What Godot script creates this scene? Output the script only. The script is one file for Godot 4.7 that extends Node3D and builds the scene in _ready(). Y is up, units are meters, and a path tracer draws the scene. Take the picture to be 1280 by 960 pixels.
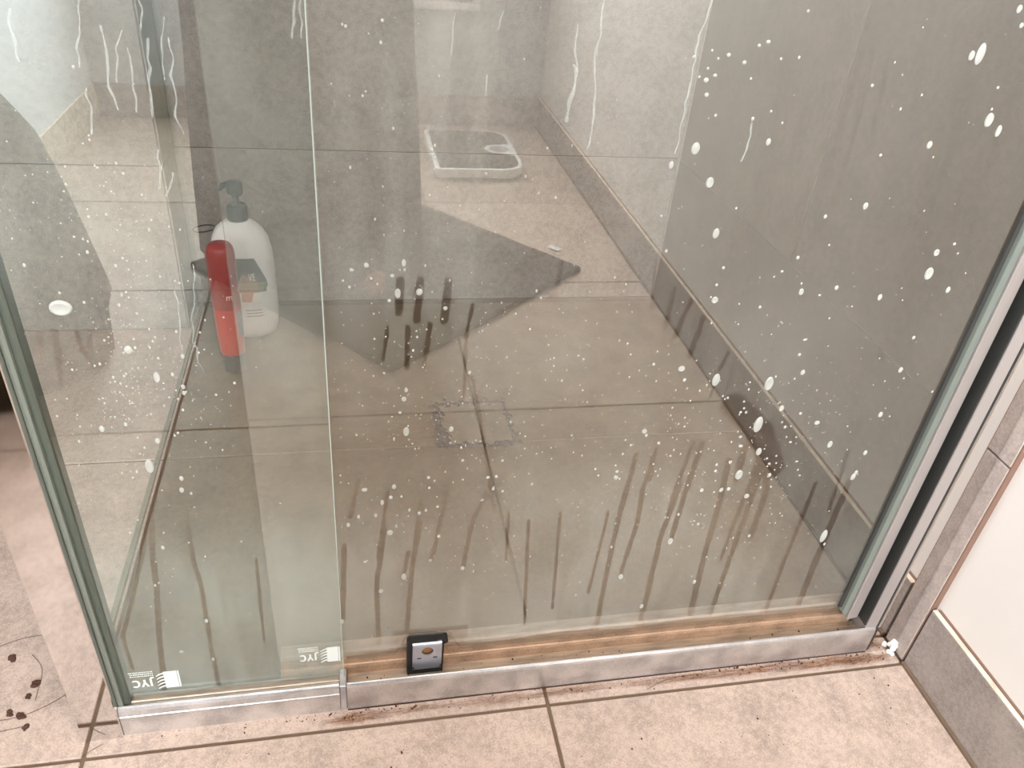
extends Node3D
# A shower cubicle seen from outside through its soap-stained glass; the bathroom behind the camera shows only as reflections.
# Glass of the sliding pane lies in z = 0, outside is +z, the right-hand wall is the plane x = 0, the floor is y = 0.

const ROWZ := [-0.905, -0.892, -0.424, 0.044, 0.512, 0.980, 1.448, 1.916, 2.153]
const COLX := [-1.40, -0.926, -0.448, 0.0]
const TOP := 1.85
var rng := RandomNumberGenerator.new()
var M := {}
var used := {}

# ------------------------------------------------------------------ helpers
func numbered(n: String) -> String:
	if not used.has(n):
		used[n] = 0
		return n
	used[n] += 1
	return "%s_%03d" % [n, used[n]]

func tag(o: Node3D, label: String, category: String, group := "") -> Node3D:
	o.set_meta("label", label)
	o.set_meta("category", category)
	if group != "":
		o.set_meta("group", group)
	return o

func thing(called: String, label: String, category: String, at := Vector3.ZERO, group := "") -> Node3D:
	var o := Node3D.new()
	o.name = numbered(called)
	add_child(o, true)
	o.position = at
	return tag(o, label, category, group)

func structure(called: String, label: String) -> Node3D:
	var o := Node3D.new()
	o.name = called
	add_child(o, true)
	o.set_meta("kind", "structure")
	o.set_meta("label", label)
	return o

func st_new() -> SurfaceTool:
	var st := SurfaceTool.new()
	st.begin(Mesh.PRIMITIVE_TRIANGLES)
	return st

func obj(called: String, st: SurfaceTool, m: Material, parent: Node) -> MeshInstance3D:
	var o := MeshInstance3D.new()
	o.name = called
	o.mesh = st.commit()
	o.material_override = m
	parent.add_child(o, true)
	return o

func put(called: String, mesh: Mesh, m: Material, parent: Node) -> MeshInstance3D:
	var o := MeshInstance3D.new()
	o.name = called
	o.mesh = mesh
	o.material_override = m
	parent.add_child(o, true)
	return o

# a flat face, turned so that it looks along "out"
func face(st: SurfaceTool, pts: Array, out: Vector3) -> void:
	var n: Vector3 = (pts[2] - pts[0]).cross(pts[1] - pts[0])
	if pts.size() == 4 and n.length_squared() < 1e-16:
		n = (pts[3] - pts[0]).cross(pts[2] - pts[0])
	var flip := n.dot(out) < 0.0
	n = (-n if flip else n).normalized()
	var q: Array = pts.duplicate()
	if flip:
		q.reverse()
	for k in range(1, q.size() - 1):
		for v in [q[0], q[k], q[k + 1]]:
			st.set_normal(n)
			st.add_vertex(v)

# a smooth-shaded quad whose corners carry their own normals
func soft(st: SurfaceTool, p: Array, n: Array) -> void:
	for t in [[0, 1, 2], [0, 2, 3]]:
		var a: Vector3 = p[t[0]]
		var b: Vector3 = p[t[1]]
		var c: Vector3 = p[t[2]]
		var g := (c - a).cross(b - a)
		if g.length_squared() < 1e-20:
			continue
		var order: Array = t if g.dot(n[t[0]] + n[t[1]] + n[t[2]]) > 0.0 else [t[0], t[2], t[1]]
		for k in order:
			st.set_normal(n[k])
			st.add_vertex(p[k])

# a box from lo to hi with chamfered edges
func box(st: SurfaceTool, lo: Vector3, hi: Vector3, ch := 0.0008) -> void:
	var c := (lo + hi) / 2.0
	var h := (hi - lo) / 2.0
	ch = minf(ch, minf(h.x, minf(h.y, h.z)) * 0.6)
	for ax in 3:
		var u := (ax + 1) % 3
		var v := (ax + 2) % 3
		for s in [-1.0, 1.0]:
			var pts := []
			for q in [[-1, -1], [1, -1], [1, 1], [-1, 1]]:
				var p := Vector3.ZERO
				p[ax] = s * h[ax]
				p[u] = q[0] * (h[u] - ch)
				p[v] = q[1] * (h[v] - ch)
				pts.append(c + p)
			var o := Vector3.ZERO
			o[ax] = s
			face(st, pts, o)
		for su in [-1.0, 1.0]:
			for sv in [-1.0, 1.0]:
				var a := Vector3.ZERO
				a[u] = su * h[u]
				a[v] = sv * (h[v] - ch)
				var b := Vector3.ZERO
				b[u] = su * (h[u] - ch)
				b[v] = sv * h[v]
				var e := Vector3.ZERO
				e[ax] = h[ax] - ch
				var o := Vector3.ZERO
				o[u] = su
				o[v] = sv
				face(st, [c + a - e, c + a + e, c + b + e, c + b - e], o)
	for sx in [-1.0, 1.0]:
		for sy in [-1.0, 1.0]:
			for sz in [-1.0, 1.0]:
				var s := Vector3(sx, sy, sz)
				face(st, [c + s * Vector3(h.x, h.y - ch, h.z - ch), c + s * Vector3(h.x - ch, h.y, h.z - ch), c + s * Vector3(h.x - ch, h.y - ch, h.z)], s)

func box_obj(called: String, lo: Vector3, hi: Vector3, m: Material, parent: Node, ch := 0.0008) -> MeshInstance3D:
	var st := st_new()
	box(st, lo, hi, ch)
	return obj(called, st, m, parent)

# an outline (2D) extruded along an axis: at(p2, t) gives the point
func prism(st: SurfaceTool, outline: Array, a: float, b: float, at: Callable, caps := true) -> void:
	var poly := PackedVector2Array(outline)
	var mid_dir: Vector3 = at.call(Vector2.ZERO, 1.0) - at.call(Vector2.ZERO, 0.0)
	var clockwise := Geometry2D.is_polygon_clockwise(poly)
	for k in poly.size():
		var p := poly[k]
		var q := poly[(k + 1) % poly.size()]
		var n2 := Vector2((q - p).y, -(q - p).x)
		if not clockwise:
			n2 = n2
		else:
			n2 = -n2
		# Geometry2D calls a polygon clockwise in y-down axes; test the side instead of trusting it
		var probe := (p + q) / 2.0 + n2.normalized() * 1e-5
		if Geometry2D.is_point_in_polygon(probe, poly):
			n2 = -n2
		var o: Vector3 = at.call(n2, 0.0) - at.call(Vector2.ZERO, 0.0)
		face(st, [at.call(p, a), at.call(q, a), at.call(q, b), at.call(p, b)], o)
	if caps:
		var tri := Geometry2D.triangulate_polygon(poly)
		for k in range(0, tri.size(), 3):
			for e in [[a, -1.0], [b, 1.0]]:
				face(st, [at.call(poly[tri[k]], e[0]), at.call(poly[tri[k + 1]], e[0]), at.call(poly[tri[k + 2]], e[0])], mid_dir * e[1] * signf(b - a))

# turned shape: profile of (radius, height); flat squeezes it in z
func lathe(st: SurfaceTool, prof: Array, seg := 28, at := Vector3.ZERO, flat := 1.0, wide := 1.0) -> void:
	for k in prof.size() - 1:
		var p: Vector2 = prof[k]
		var q: Vector2 = prof[k + 1]
		for s in seg:
			var a0 := TAU * s / seg
			var a1 := TAU * (s + 1) / seg
			var P := []
			var N := []
			for c in [[p, a0, k], [q, a0, k + 1], [q, a1, k + 1], [p, a1, k]]:
				var r: Vector2 = c[0]
				P.append(at + Vector3(r.x * cos(c[1]) * wide, r.y, r.x * sin(c[1]) * flat))
				var i: int = c[2]
				var t: Vector2 = (prof[mini(i + 1, prof.size() - 1)] - prof[maxi(i - 1, 0)]).normalized()
				N.append(Vector3(t.y * cos(c[1]) / wide, -t.x, t.y * sin(c[1]) / flat).normalized())
			soft(st, P, N)

func tube(st: SurfaceTool, pts: Array, r: Callable, seg := 8, squash := 1.0, up := Vector3.UP) -> void:
	var rings := []
	var norms := []
	for k in pts.size():
		var d: Vector3 = (pts[mini(k + 1, pts.size() - 1)] - pts[maxi(k - 1, 0)]).normalized()
		var s := d.cross(up)
		if s.length() < 1e-4:
			s = d.cross(Vector3.RIGHT)
		s = s.normalized()
		var w := s.cross(d).normalized()
		var ring := []
		var nr := []
		for j in seg:
			var a := TAU * j / seg
			var n := s * cos(a) + w * sin(a) * squash
			ring.append(pts[k] + n * float(r.call(float(k) / (pts.size() - 1))))
			nr.append((s * cos(a) + w * sin(a) / squash).normalized())
		rings.append(ring)
		norms.append(nr)
	for k in pts.size() - 1:
		for j in seg:
			var i := (j + 1) % seg
			soft(st, [rings[k][j], rings[k + 1][j], rings[k + 1][i], rings[k][i]], [norms[k][j], norms[k + 1][j], norms[k + 1][i], norms[k][i]])

func smooth_path(p: Array, per := 6) -> Array:
	var out := []
	for k in p.size() - 1:
		for i in per:
			var t := float(i) / per
			out.append(p[k].cubic_interpolate(p[k + 1], p[maxi(k - 1, 0)], p[mini(k + 2, p.size() - 1)], t))
	out.append(p[-1])
	return out

# ------------------------------------------------------------------ textures and materials
func noise(seed_: int, freq: float, oct := 4, kind := FastNoiseLite.TYPE_SIMPLEX_SMOOTH) -> FastNoiseLite:
	var n := FastNoiseLite.new()
	n.seed = seed_
	n.frequency = freq
	n.noise_type = kind
	n.fractal_octaves = oct
	return n

func mix_texture(size: int, seed_: int, layers: Array, lo: float, hi: float) -> ImageTexture:
	var data := PackedFloat32Array()
	data.resize(size * size)
	var total := 0.0
	for l in layers:
		var im := noise(seed_ + total * 10, l[0], l[2]).get_seamless_image(size, size, false, false, 0.1, true)
		im.convert(Image.FORMAT_L8)
		var b := im.get_data()
		for k in size * size:
			data[k] += (b[k] / 255.0) * l[1]
		total += l[1]
	var out := PackedByteArray()
	out.resize(size * size)
	for k in size * size:
		out[k] = int(clampf(lerpf(lo, hi, data[k] / total), 0.0, 1.0) * 255.0)
	return ImageTexture.create_from_image(Image.create_from_data(size, size, false, Image.FORMAT_L8, out))

func flat_mat(c: Color, rough := 0.5, metal := 0.0) -> StandardMaterial3D:
	var m := StandardMaterial3D.new()
	m.albedo_color = c
	m.roughness = rough
	m.metallic = metal
	return m

func grain_mat(c: Color, tex: Texture2D, scale: float, rough := 0.5, metal := 0.0, shift := Vector3.ZERO) -> StandardMaterial3D:
	var m := flat_mat(c, rough, metal)
	m.albedo_texture = tex
	m.uv1_triplanar = true
	m.uv1_world_triplanar = true
	m.uv1_scale = Vector3.ONE * scale
	m.uv1_offset = shift
	return m

func vary(set_name: String, c: Color, tex: Texture2D, scale: float, rough: float, n := 4) -> void:
	var list := []
	for k in n:
		var t := 1.0 + (k - (n - 1) / 2.0) * 0.025
		list.append(grain_mat(Color(c.r * t, c.g * t, c.b * t), tex, scale, rough, 0.0, Vector3(0.37, 0.61, 0.23) * k))
	M[set_name] = list

func make_materials() -> void:
	var concrete := mix_texture(512, 3, [[0.012, 0.8, 4], [0.08, 0.8, 3], [0.35, 1.4, 2]], 0.62, 1.22)
	var dirt := mix_texture(512, 17, [[0.01, 1.0, 5], [0.08, 0.7, 3]], 0.68, 1.2)
	var scuff := mix_texture(512, 29, [[0.008, 1.0, 5], [0.15, 0.35, 2]], 0.72, 1.12)
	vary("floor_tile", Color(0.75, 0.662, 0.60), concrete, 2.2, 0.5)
	vary("dim_tile", Color(0.45, 0.38, 0.285), concrete, 2.2, 0.4)  # darker copy of the floor tile; the shower's dimness is put into its colour
	vary("strip_tile", Color(0.70, 0.635, 0.59), concrete, 5.0, 0.5)
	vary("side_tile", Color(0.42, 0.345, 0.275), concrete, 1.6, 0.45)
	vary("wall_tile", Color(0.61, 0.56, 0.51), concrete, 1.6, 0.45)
	vary("skirting_tile", Color(0.62, 0.565, 0.525), concrete, 3.0, 0.5)
	M.grout = flat_mat(Color(0.41, 0.33, 0.26), 0.9)
	M.wall_grout = flat_mat(Color(0.40, 0.35, 0.31), 0.9)
	M.tile_edge = grain_mat(Color(0.90, 0.82, 0.73), scuff, 9.0, 0.7)
	M.sealant = flat_mat(Color(0.46, 0.35, 0.29), 0.6)
	M.shadow_brown = flat_mat(Color(0.24, 0.15, 0.10), 0.8)  # colour of the painted shadow under the track
	M.silicone = flat_mat(Color(0.93, 0.91, 0.88), 0.35)
	M.white_paint = flat_mat(Color(0.93, 0.915, 0.90), 0.55)
	M.side_paint = flat_mat(Color(0.83, 0.795, 0.755), 0.55)
	M.grey_paint = flat_mat(Color(0.69, 0.71, 0.725), 0.55)
	M.cool_paint = flat_mat(Color(0.91, 0.925, 0.95), 0.55)
	M.white_plastic = flat_mat(Color(0.93, 0.93, 0.92), 0.35)
	M.chrome = grain_mat(Color(0.90, 0.89, 0.88), scuff, 4.0, 0.30, 0.85)
	M.mirror = flat_mat(Color(0.86, 0.85, 0.84), 0.05, 1.0)
	M.alloy = grain_mat(Color(0.80, 0.78, 0.77), scuff, 6.0, 0.40, 0.55)
	M.rusty = grain_mat(Color(0.70, 0.57, 0.46), dirt, 7.0, 0.5, 0.35)
	M.rusty.uv1_scale = Vector3(6.0, 9.0, 9.0)
	M.dirty_alloy = grain_mat(Color(0.78, 0.71, 0.63), scuff, 8.0, 0.4, 0.6)
	M.dirty_alloy.uv1_scale = Vector3(4.0, 30.0, 30.0)
	M.plain_alloy = flat_mat(Color(0.63, 0.595, 0.57), 0.42, 0.4)
	M.mid_gasket = flat_mat(Color(0.33, 0.35, 0.31), 0.4)
	M.gasket = flat_mat(Color(0.19, 0.19, 0.175), 0.45)
	M.seal = flat_mat(Color(0.44, 0.46, 0.42), 0.35)
	M.black = flat_mat(Color(0.08, 0.06, 0.05), 0.7)
	M.speck = flat_mat(Color(0.29, 0.18, 0.13), 0.9)
	M.hair = flat_mat(Color(0.30, 0.20, 0.15), 0.6)
	M.residue = flat_mat(Color(0.74, 0.74, 0.70, 0.72), 0.45)
	M.residue.transparency = BaseMaterial3D.TRANSPARENCY_ALPHA
	M.fine_residue = flat_mat(Color(0.66, 0.64, 0.59), 0.5)
	M.run = flat_mat(Color(0.84, 0.86, 0.83, 0.19), 0.3)
	M.run.transparency = BaseMaterial3D.TRANSPARENCY_ALPHA
	M.etch = flat_mat(Color(0.86, 0.88, 0.85), 0.6)
	M.robe = grain_mat(Color(0.20, 0.19, 0.185), scuff, 5.0, 0.95)
	M.mat_pile = grain_mat(Color(0.235, 0.195, 0.165), dirt, 6.0, 1.0)

# the dried soap film: a thin veil whose density is a texture
func film_mat(film: Image, tint: Color) -> StandardMaterial3D:
	var w := film.get_width()
	var h := film.get_height()
	var src := film.get_data()
	var a := PackedByteArray()
	a.resize(w * h * 4)
	for k in w * h:
		a[k * 4] = 255
		a[k * 4 + 1] = 255
		a[k * 4 + 2] = 255
		a[k * 4 + 3] = src[k]
	var m := flat_mat(Color(tint.r, tint.g, tint.b, 0.29), 0.6)
	m.metallic_specular = 0.1
	m.albedo_texture = ImageTexture.create_from_image(Image.create_from_data(w, h, false, Image.FORMAT_RGBA8, a))
	m.texture_repeat = false
	m.transparency = BaseMaterial3D.TRANSPARENCY_ALPHA
	return m

# the shiny face of the glass
func shine_mat(share: float, tint: Color) -> StandardMaterial3D:
	var m := flat_mat(Color(tint.r, tint.g, tint.b, share), 0.012, 1.0)
	m.albedo_texture = ImageTexture.create_from_image(Image.create_empty(4, 4, false, Image.FORMAT_RGB8))
	var im := Image.create_empty(4, 4, false, Image.FORMAT_RGB8)
	im.fill(Color.WHITE)
	m.albedo_texture = ImageTexture.create_from_image(im)
	m.transparency = BaseMaterial3D.TRANSPARENCY_ALPHA
	return m

func film_sheet(parent: Node, film: Image, tint: Color, x0: float, x1: float, y1: float, xa: float, xb: float, ya: float, zf: float) -> void:
	var st := st_new()
	for p in [Vector2(xa, ya), Vector2(xa, TOP), Vector2(xb, TOP), Vector2(xa, ya), Vector2(xb, TOP), Vector2(xb, ya)]:
		st.set_normal(Vector3.BACK)
		st.set_uv(Vector2((p.x - x0) / (x1 - x0), 1.0 - p.y / y1))
		st.add_vertex(Vector3(p.x, p.y, zf + 0.0002))
	var o := obj("soap_film", st, film_mat(film, tint), parent)
	o.set_meta("kind", "stuff")

func film_sheet_strip(parent: Node, film: Image, tint: Color, x0: float, x1: float, y1: float, xa: float, xb: float, ya: float, yb: float, zf: float) -> void:
	var st := st_new()
	for p in [Vector2(xa, ya), Vector2(xa, yb), Vector2(xb, yb), Vector2(xa, ya), Vector2(xb, yb), Vector2(xb, ya)]:
		st.set_normal(Vector3.BACK)
		st.set_uv(Vector2((p.x - x0) / (x1 - x0), 1.0 - p.y / y1))
		st.add_vertex(Vector3(p.x, p.y, zf + 0.0002))
	var known: MeshInstance3D = parent.get_node("soap_film")
	var o := obj("soap_film", st, known.material_override, parent)
	o.set_meta("kind", "stuff")

func film_image(w: int, h: int, x0: float, x1: float, y1: float, seed_: int, strength: Callable, streaks: Array) -> Image:
	var fine := noise(seed_, 0.05, 3).get_image(w, h)
	var long_ := noise(seed_ + 1, 0.02, 4).get_image(w, maxi(h / 12, 2))
	long_.resize(w, h, Image.INTERPOLATE_CUBIC)
	var broad := noise(seed_ + 2, 0.004, 4).get_image(w, h)
	for im in [fine, long_, broad]:
		im.convert(Image.FORMAT_L8)
	var f := fine.get_data()
	var l := long_.get_data()
	var r := broad.get_data()
	var v := PackedFloat32Array()
	v.resize(w * h)
	for j in h:
		var y := (1.0 - (j + 0.5) / h) * y1
		for i in w:
			var k := j * w + i
			var x := lerpf(x0, x1, (i + 0.5) / w)
			var s: float = strength.call(x, y)
			v[k] = s * (0.55 + 0.35 * f[k] / 255.0 + 0.5 * l[k] / 255.0) * (0.6 + 0.8 * r[k] / 255.0)
	for q in streaks:
		var width: float = q[0]
		var pts: Array = q[1]
		for n in pts.size() - 1:
			var a := Vector2((pts[n].x - x0) / (x1 - x0) * w, (1.0 - pts[n].y / y1) * h)
			var b := Vector2((pts[n + 1].x - x0) / (x1 - x0) * w, (1.0 - pts[n + 1].y / y1) * h)
			var rad := width / (x1 - x0) * w * 0.5 + 1.0
			for j in range(maxi(int(minf(a.y, b.y) - rad), 0), mini(int(maxf(a.y, b.y) + rad) + 1, h)):
				for i in range(maxi(int(minf(a.x, b.x) - rad), 0), mini(int(maxf(a.x, b.x) + rad) + 1, w)):
					var d := Vector2(i, j).distance_to(Geometry2D.get_closest_point_to_segment(Vector2(i, j), a, b))
					d += (f[j * w + i] / 255.0 - 0.5) * 2.0
					v[j * w + i] *= lerpf(0.06, 1.0, smoothstep(rad * 0.6, rad * 1.05, d))
	var out := PackedByteArray()
	out.resize(w * h)
	for k in w * h:
		out[k] = int(clampf(v[k] / 0.29, 0.0, 1.0) * 255)
	return Image.create_from_data(w, h, false, Image.FORMAT_L8, out)

# pane of thickness d behind z = zf, outline in x and y; film image spans x0..x1 and 0..y1
func pane_mesh(outline: Array, zf: float, d: float, x0: float, x1: float, y1: float, mats: Array) -> ArrayMesh:
	var poly := PackedVector2Array(outline)
	var tri := Geometry2D.triangulate_polygon(poly)
	var front := st_new()
	for k in range(0, tri.size(), 3):
		var p := [poly[tri[k]], poly[tri[k + 1]], poly[tri[k + 2]]]
		if (p[1] - p[0]).cross(p[2] - p[0]) > 0.0:
			p.reverse()
		for v in p:
			front.set_normal(Vector3.BACK)
			front.set_uv(Vector2((v.x - x0) / (x1 - x0), 1.0 - v.y / y1))
			front.add_vertex(Vector3(v.x, v.y, zf))
	front.set_material(mats[0])
	var mesh := front.commit()
	var back := st_new()
	for k in range(0, tri.size(), 3):
		face(back, [Vector3(poly[tri[k]].x, poly[tri[k]].y, zf - d), Vector3(poly[tri[k + 1]].x, poly[tri[k + 1]].y, zf - d), Vector3(poly[tri[k + 2]].x, poly[tri[k + 2]].y, zf - d)], Vector3.FORWARD)
	back.set_material(mats[1])
	back.commit(mesh)
	var edge := st_new()
	prism(edge, outline, zf, zf - d, func(p: Vector2, t: float) -> Vector3: return Vector3(p.x, p.y, t), false)
	edge.set_material(mats[2])
	edge.commit(mesh)
	return mesh

# ------------------------------------------------------------------ setting
func build_floor() -> void:
	var fl := structure("floor", "beige concrete-look square floor tiles with brown grout, running under the shower screen")
	box_obj("grout", Vector3(-1.46, -0.12, -1.0), Vector3(0.1, -0.0022, 2.25), M.grout, fl)
	var g := 0.0021
	for j in ROWZ.size() - 1:
		for i in COLX.size() - 1:
			var z0: float = ROWZ[j] + g
			var z1: float = ROWZ[j + 1] - g
			var x0: float = COLX[i] + g
			var x1: float = COLX[i + 1] - g
			if z1 - z0 < 0.012:
				continue
			var y := rng.randf_range(-0.0003, 0.0)
			if j < 3 and i > 0:
				# one wide tile across the shower, its front strip outside the track
				if i == 1:
					box_obj("tile", Vector3(x0, -0.008, z0), Vector3(COLX[3] - g, y, z1 if j < 2 else 0.0), M.dim_tile[j], fl)
				if j == 2:
					box_obj("tile", Vector3(x0, -0.008, 0.0), Vector3(x1, 0.0, z1), M.floor_tile[(i * 3 + j * 5) % 4], fl)
				continue
			box_obj("tile", Vector3(x0, -0.008, z0), Vector3(x1, y, z1), M.floor_tile[(i * 3 + j * 5) % 4], fl)
	# brown soap and rust stains that dried in front of the track
	for s in [[-0.655, 0.0335, 0.045, 0.008, 0.6], [-0.60, 0.031, 0.06, 0.006, 0.4], [-0.50, 0.031, 0.09, 0.007, 0.35], [-0.42, 0.03, 0.06, 0.006, 0.45], [-0.2, 0.031, 0.12, 0.008, 0.55], [-0.1, 0.032, 0.09, 0.009, 0.7], [-0.05, 0.033, 0.05, 0.009, 0.7], [-0.30, 0.031, 0.09, 0.006, 0.4]]:
		stain("rust_stain", Vector3(s[0], 0.0007, s[1]), s[2], s[3], Color(0.21, 0.080, 0.024, minf(s[4] * 1.5, 0.95)), fl)
	# yellow-brown film of dried soap round the drain
	stain("soap_stain", Vector3(-0.47, 0.0006, -0.5), 0.36, 0.22, Color(0.19, 0.120, 0.05, 0.7), fl)

func stain(called: String, c: Vector3, rx: float, rz: float, col: Color, parent: Node) -> void:
	if not M.has("stain"):
		M.stain = flat_mat(Color.WHITE, 0.6)
		M.stain.vertex_color_use_as_albedo = true
		M.stain.transparency = BaseMaterial3D.TRANSPARENCY_ALPHA
		M.stain.roughness = 0.6
	var st := st_new()
	var n := noise(int(c.x * 1000.0) + 7, 2.0, 3)
	var rings := 8
	var seg := 40
	var vert := func(i: int, j: int) -> void:
		var a := TAU * j / seg
		var t := float(i) / rings
		var wob := 1.0 + 0.45 * n.get_noise_2d(cos(a) * 0.6, sin(a) * 0.6)
		var spot := 0.6 + 0.8 * n.get_noise_2d(cos(a) * t * 4.0 + 9.0, sin(a) * t * 4.0)
		var alpha := col.a * smoothstep(1.0, 0.35, t) * clampf(spot, 0.1, 1.3)
		st.set_normal(Vector3.UP)
		st.set_color(Color(col.r, col.g, col.b, 0.0 if i == rings else clampf(alpha, 0.0, 1.0)))
		st.add_vertex(c + Vector3(cos(a) * rx * t * wob, 0, sin(a) * rz * t * wob))
	for i in rings:
		for j in seg:
			for q in [[i, j], [i + 1, j], [i + 1, j + 1], [i, j], [i + 1, j + 1], [i, j + 1]]:
				vert.call(q[0], q[1])
	var o := obj(called, st, M.stain, parent)
	o.set_meta("kind", "stuff")

func tiled_wall(w: Node3D, rows: Array, at: Callable, mats: Array, seed_: int) -> void:
	var ys := [0.0, 0.308, 0.912, 1.516, 2.12, 2.4]
	for j in ys.size() - 1:
		var us: Array = rows[j % rows.size()]
		for i in us.size() - 1:
			var a: Vector3 = at.call(us[i] + 0.0012, ys[j] + 0.0012, 0.0)
			var b: Vector3 = at.call(us[i + 1] - 0.0012, ys[j + 1] - 0.0012, 0.010)
			box_obj("tile", Vector3(minf(a.x, b.x), a.y, minf(a.z, b.z)), Vector3(maxf(a.x, b.x), b.y, maxf(a.z, b.z)), M.strip_tile[j % 4] if us[i] > -0.02 and us[i] < 0.0 and seed_ == 0 else mats[(i * 2 + j * 3 + seed_) % 4], w)

func build_walls() -> void:
	var wr := structure("wall_right", "right wall, grey tiles inside the shower and white paint outside it")
	box_obj("tile_bed", Vector3(0.002, -0.05, -0.95), Vector3(0.10, 2.4, 0.0385), M.wall_grout, wr)
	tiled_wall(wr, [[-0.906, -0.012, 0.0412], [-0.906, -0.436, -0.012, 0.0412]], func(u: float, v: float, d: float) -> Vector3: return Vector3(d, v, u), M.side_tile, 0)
	box_obj("paint", Vector3(0.008, -0.05, 0.0402), Vector3(0.10, 2.4, 2.2), M.side_paint, wr, 0.001)
	box_obj("sealant_line", Vector3(0.0012, 0.0, 0.0385), Vector3(0.0095, 2.4, 0.0418), M.sealant, wr, 0.0006)
	var bk := structure("wall_back", "grey-tiled back wall of the shower")
	box_obj("tile_bed", Vector3(-0.96, -0.05, -1.0), Vector3(0.10, 2.4, -0.910), M.wall_grout, bk)
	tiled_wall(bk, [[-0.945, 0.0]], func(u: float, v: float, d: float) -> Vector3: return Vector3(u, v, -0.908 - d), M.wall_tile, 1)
	var nk := structure("wall_nook", "tiled wall of the recess left of the shower")
	box_obj("tile_bed", Vector3(-1.46, -0.05, -1.0), Vector3(-0.946, 2.4, -0.809), M.wall_grout, nk)
	for q in [[0.0, 0.308], [0.308, 0.912], [0.912, 1.516], [1.516, 2.12], [2.12, 2.4]]:
		box_obj("tile", Vector3(-0.9465, q[0] + 0.001, -0.907), Vector3(-0.9440, q[1] - 0.001, -0.8075), M.wall_tile[1], nk)
	tiled_wall(nk, [[-1.40, -0.947]], func(u: float, v: float, d: float) -> Vector3: return Vector3(u, v, -0.807 - d), M.wall_tile, 2)
	var wl := structure("wall_left", "white painted left wall of the bathroom")
	box_obj("paint", Vector3(-1.50, -0.05, -0.95), Vector3(-1.40, 2.4, 2.2), M.cool_paint, wl)
	var wf := structure("wall_far", "white painted wall behind the camera, at the far end of the bathroom")
	box_obj("paint", Vector3(-1.46, -0.05, 2.153), Vector3(0.1, 2.4, 2.25), M.grey_paint, wf)
	var ce := structure("ceiling", "white ceiling of the bathroom")
	box_obj("paint", Vector3(-1.5, 2.4, -1.0), Vector3(0.1, 2.5, 2.25), M.white_paint, ce)
	# skirting: cut floor tiles with a pale raw top edge
	var br := structure("baseboard_right", "grey tile skirting along the right wall with a pale cut top edge")
	var zs := [0.043, 0.044, 0.512, 0.980, 1.448, 1.916, 2.143]
	for k in range(1, 6):
		var z0: float = zs[k] + (0.0 if k == 1 else 0.001)
		var t := box_obj("skirting_tile", Vector3(0.0, 0.0045, z0), Vector3(0.008, 0.097, zs[k + 1] - 0.001), M.skirting_tile[k % 4], br, 0.0006)
		box_obj("cut_edge", Vector3(0.0004, 0.0968, z0), Vector3(0.0062, 0.0978, zs[k + 1] - 0.001), M.tile_edge, t, 0.0002)
	box_obj("sealant_line", Vector3(0.0062, 0.0968, 0.046), Vector3(0.012, 0.1005, 2.14), M.sealant, br)
	box_obj("grout_line", Vector3(-0.003, -0.001, 0.044), Vector3(0.003, 0.0048, 2.14), M.grout, br)
	var bf := structure("baseboard_far", "grey tile skirting along the far wall")
	for k in 3:
		box_obj("skirting_tile", Vector3(COLX[k] + 0.001, 0.003, 2.143), Vector3(COLX[k + 1] - 0.001, 0.1, 2.153), M.skirting_tile[k], bf)
	var bl := structure("baseboard_left", "pale skirting along the left wall")
	var zl := [-0.80, -0.424, 0.044, 0.512, 0.980, 1.448, 1.916, 2.143]
	for k in 7:
		box_obj("skirting_tile", Vector3(-1.40, 0.003, zl[k] + 0.001), Vector3(-1.392, 0.1, zl[k + 1] - 0.001), M.tile_edge, bl)
	# silicone in the upright inner corner of the shower
	var tr := structure("trim_1", "white silicone joint in the back right corner of the shower")
	var st := st_new()
	tube(st, [Vector3(-0.001, 0.0, -0.907), Vector3(-0.001, 1.2, -0.907), Vector3(-0.001, 2.4, -0.907)], func(_t: float) -> float: return 0.003, 8)
	obj("bead", st, M.wall_tile[0], tr)

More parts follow.
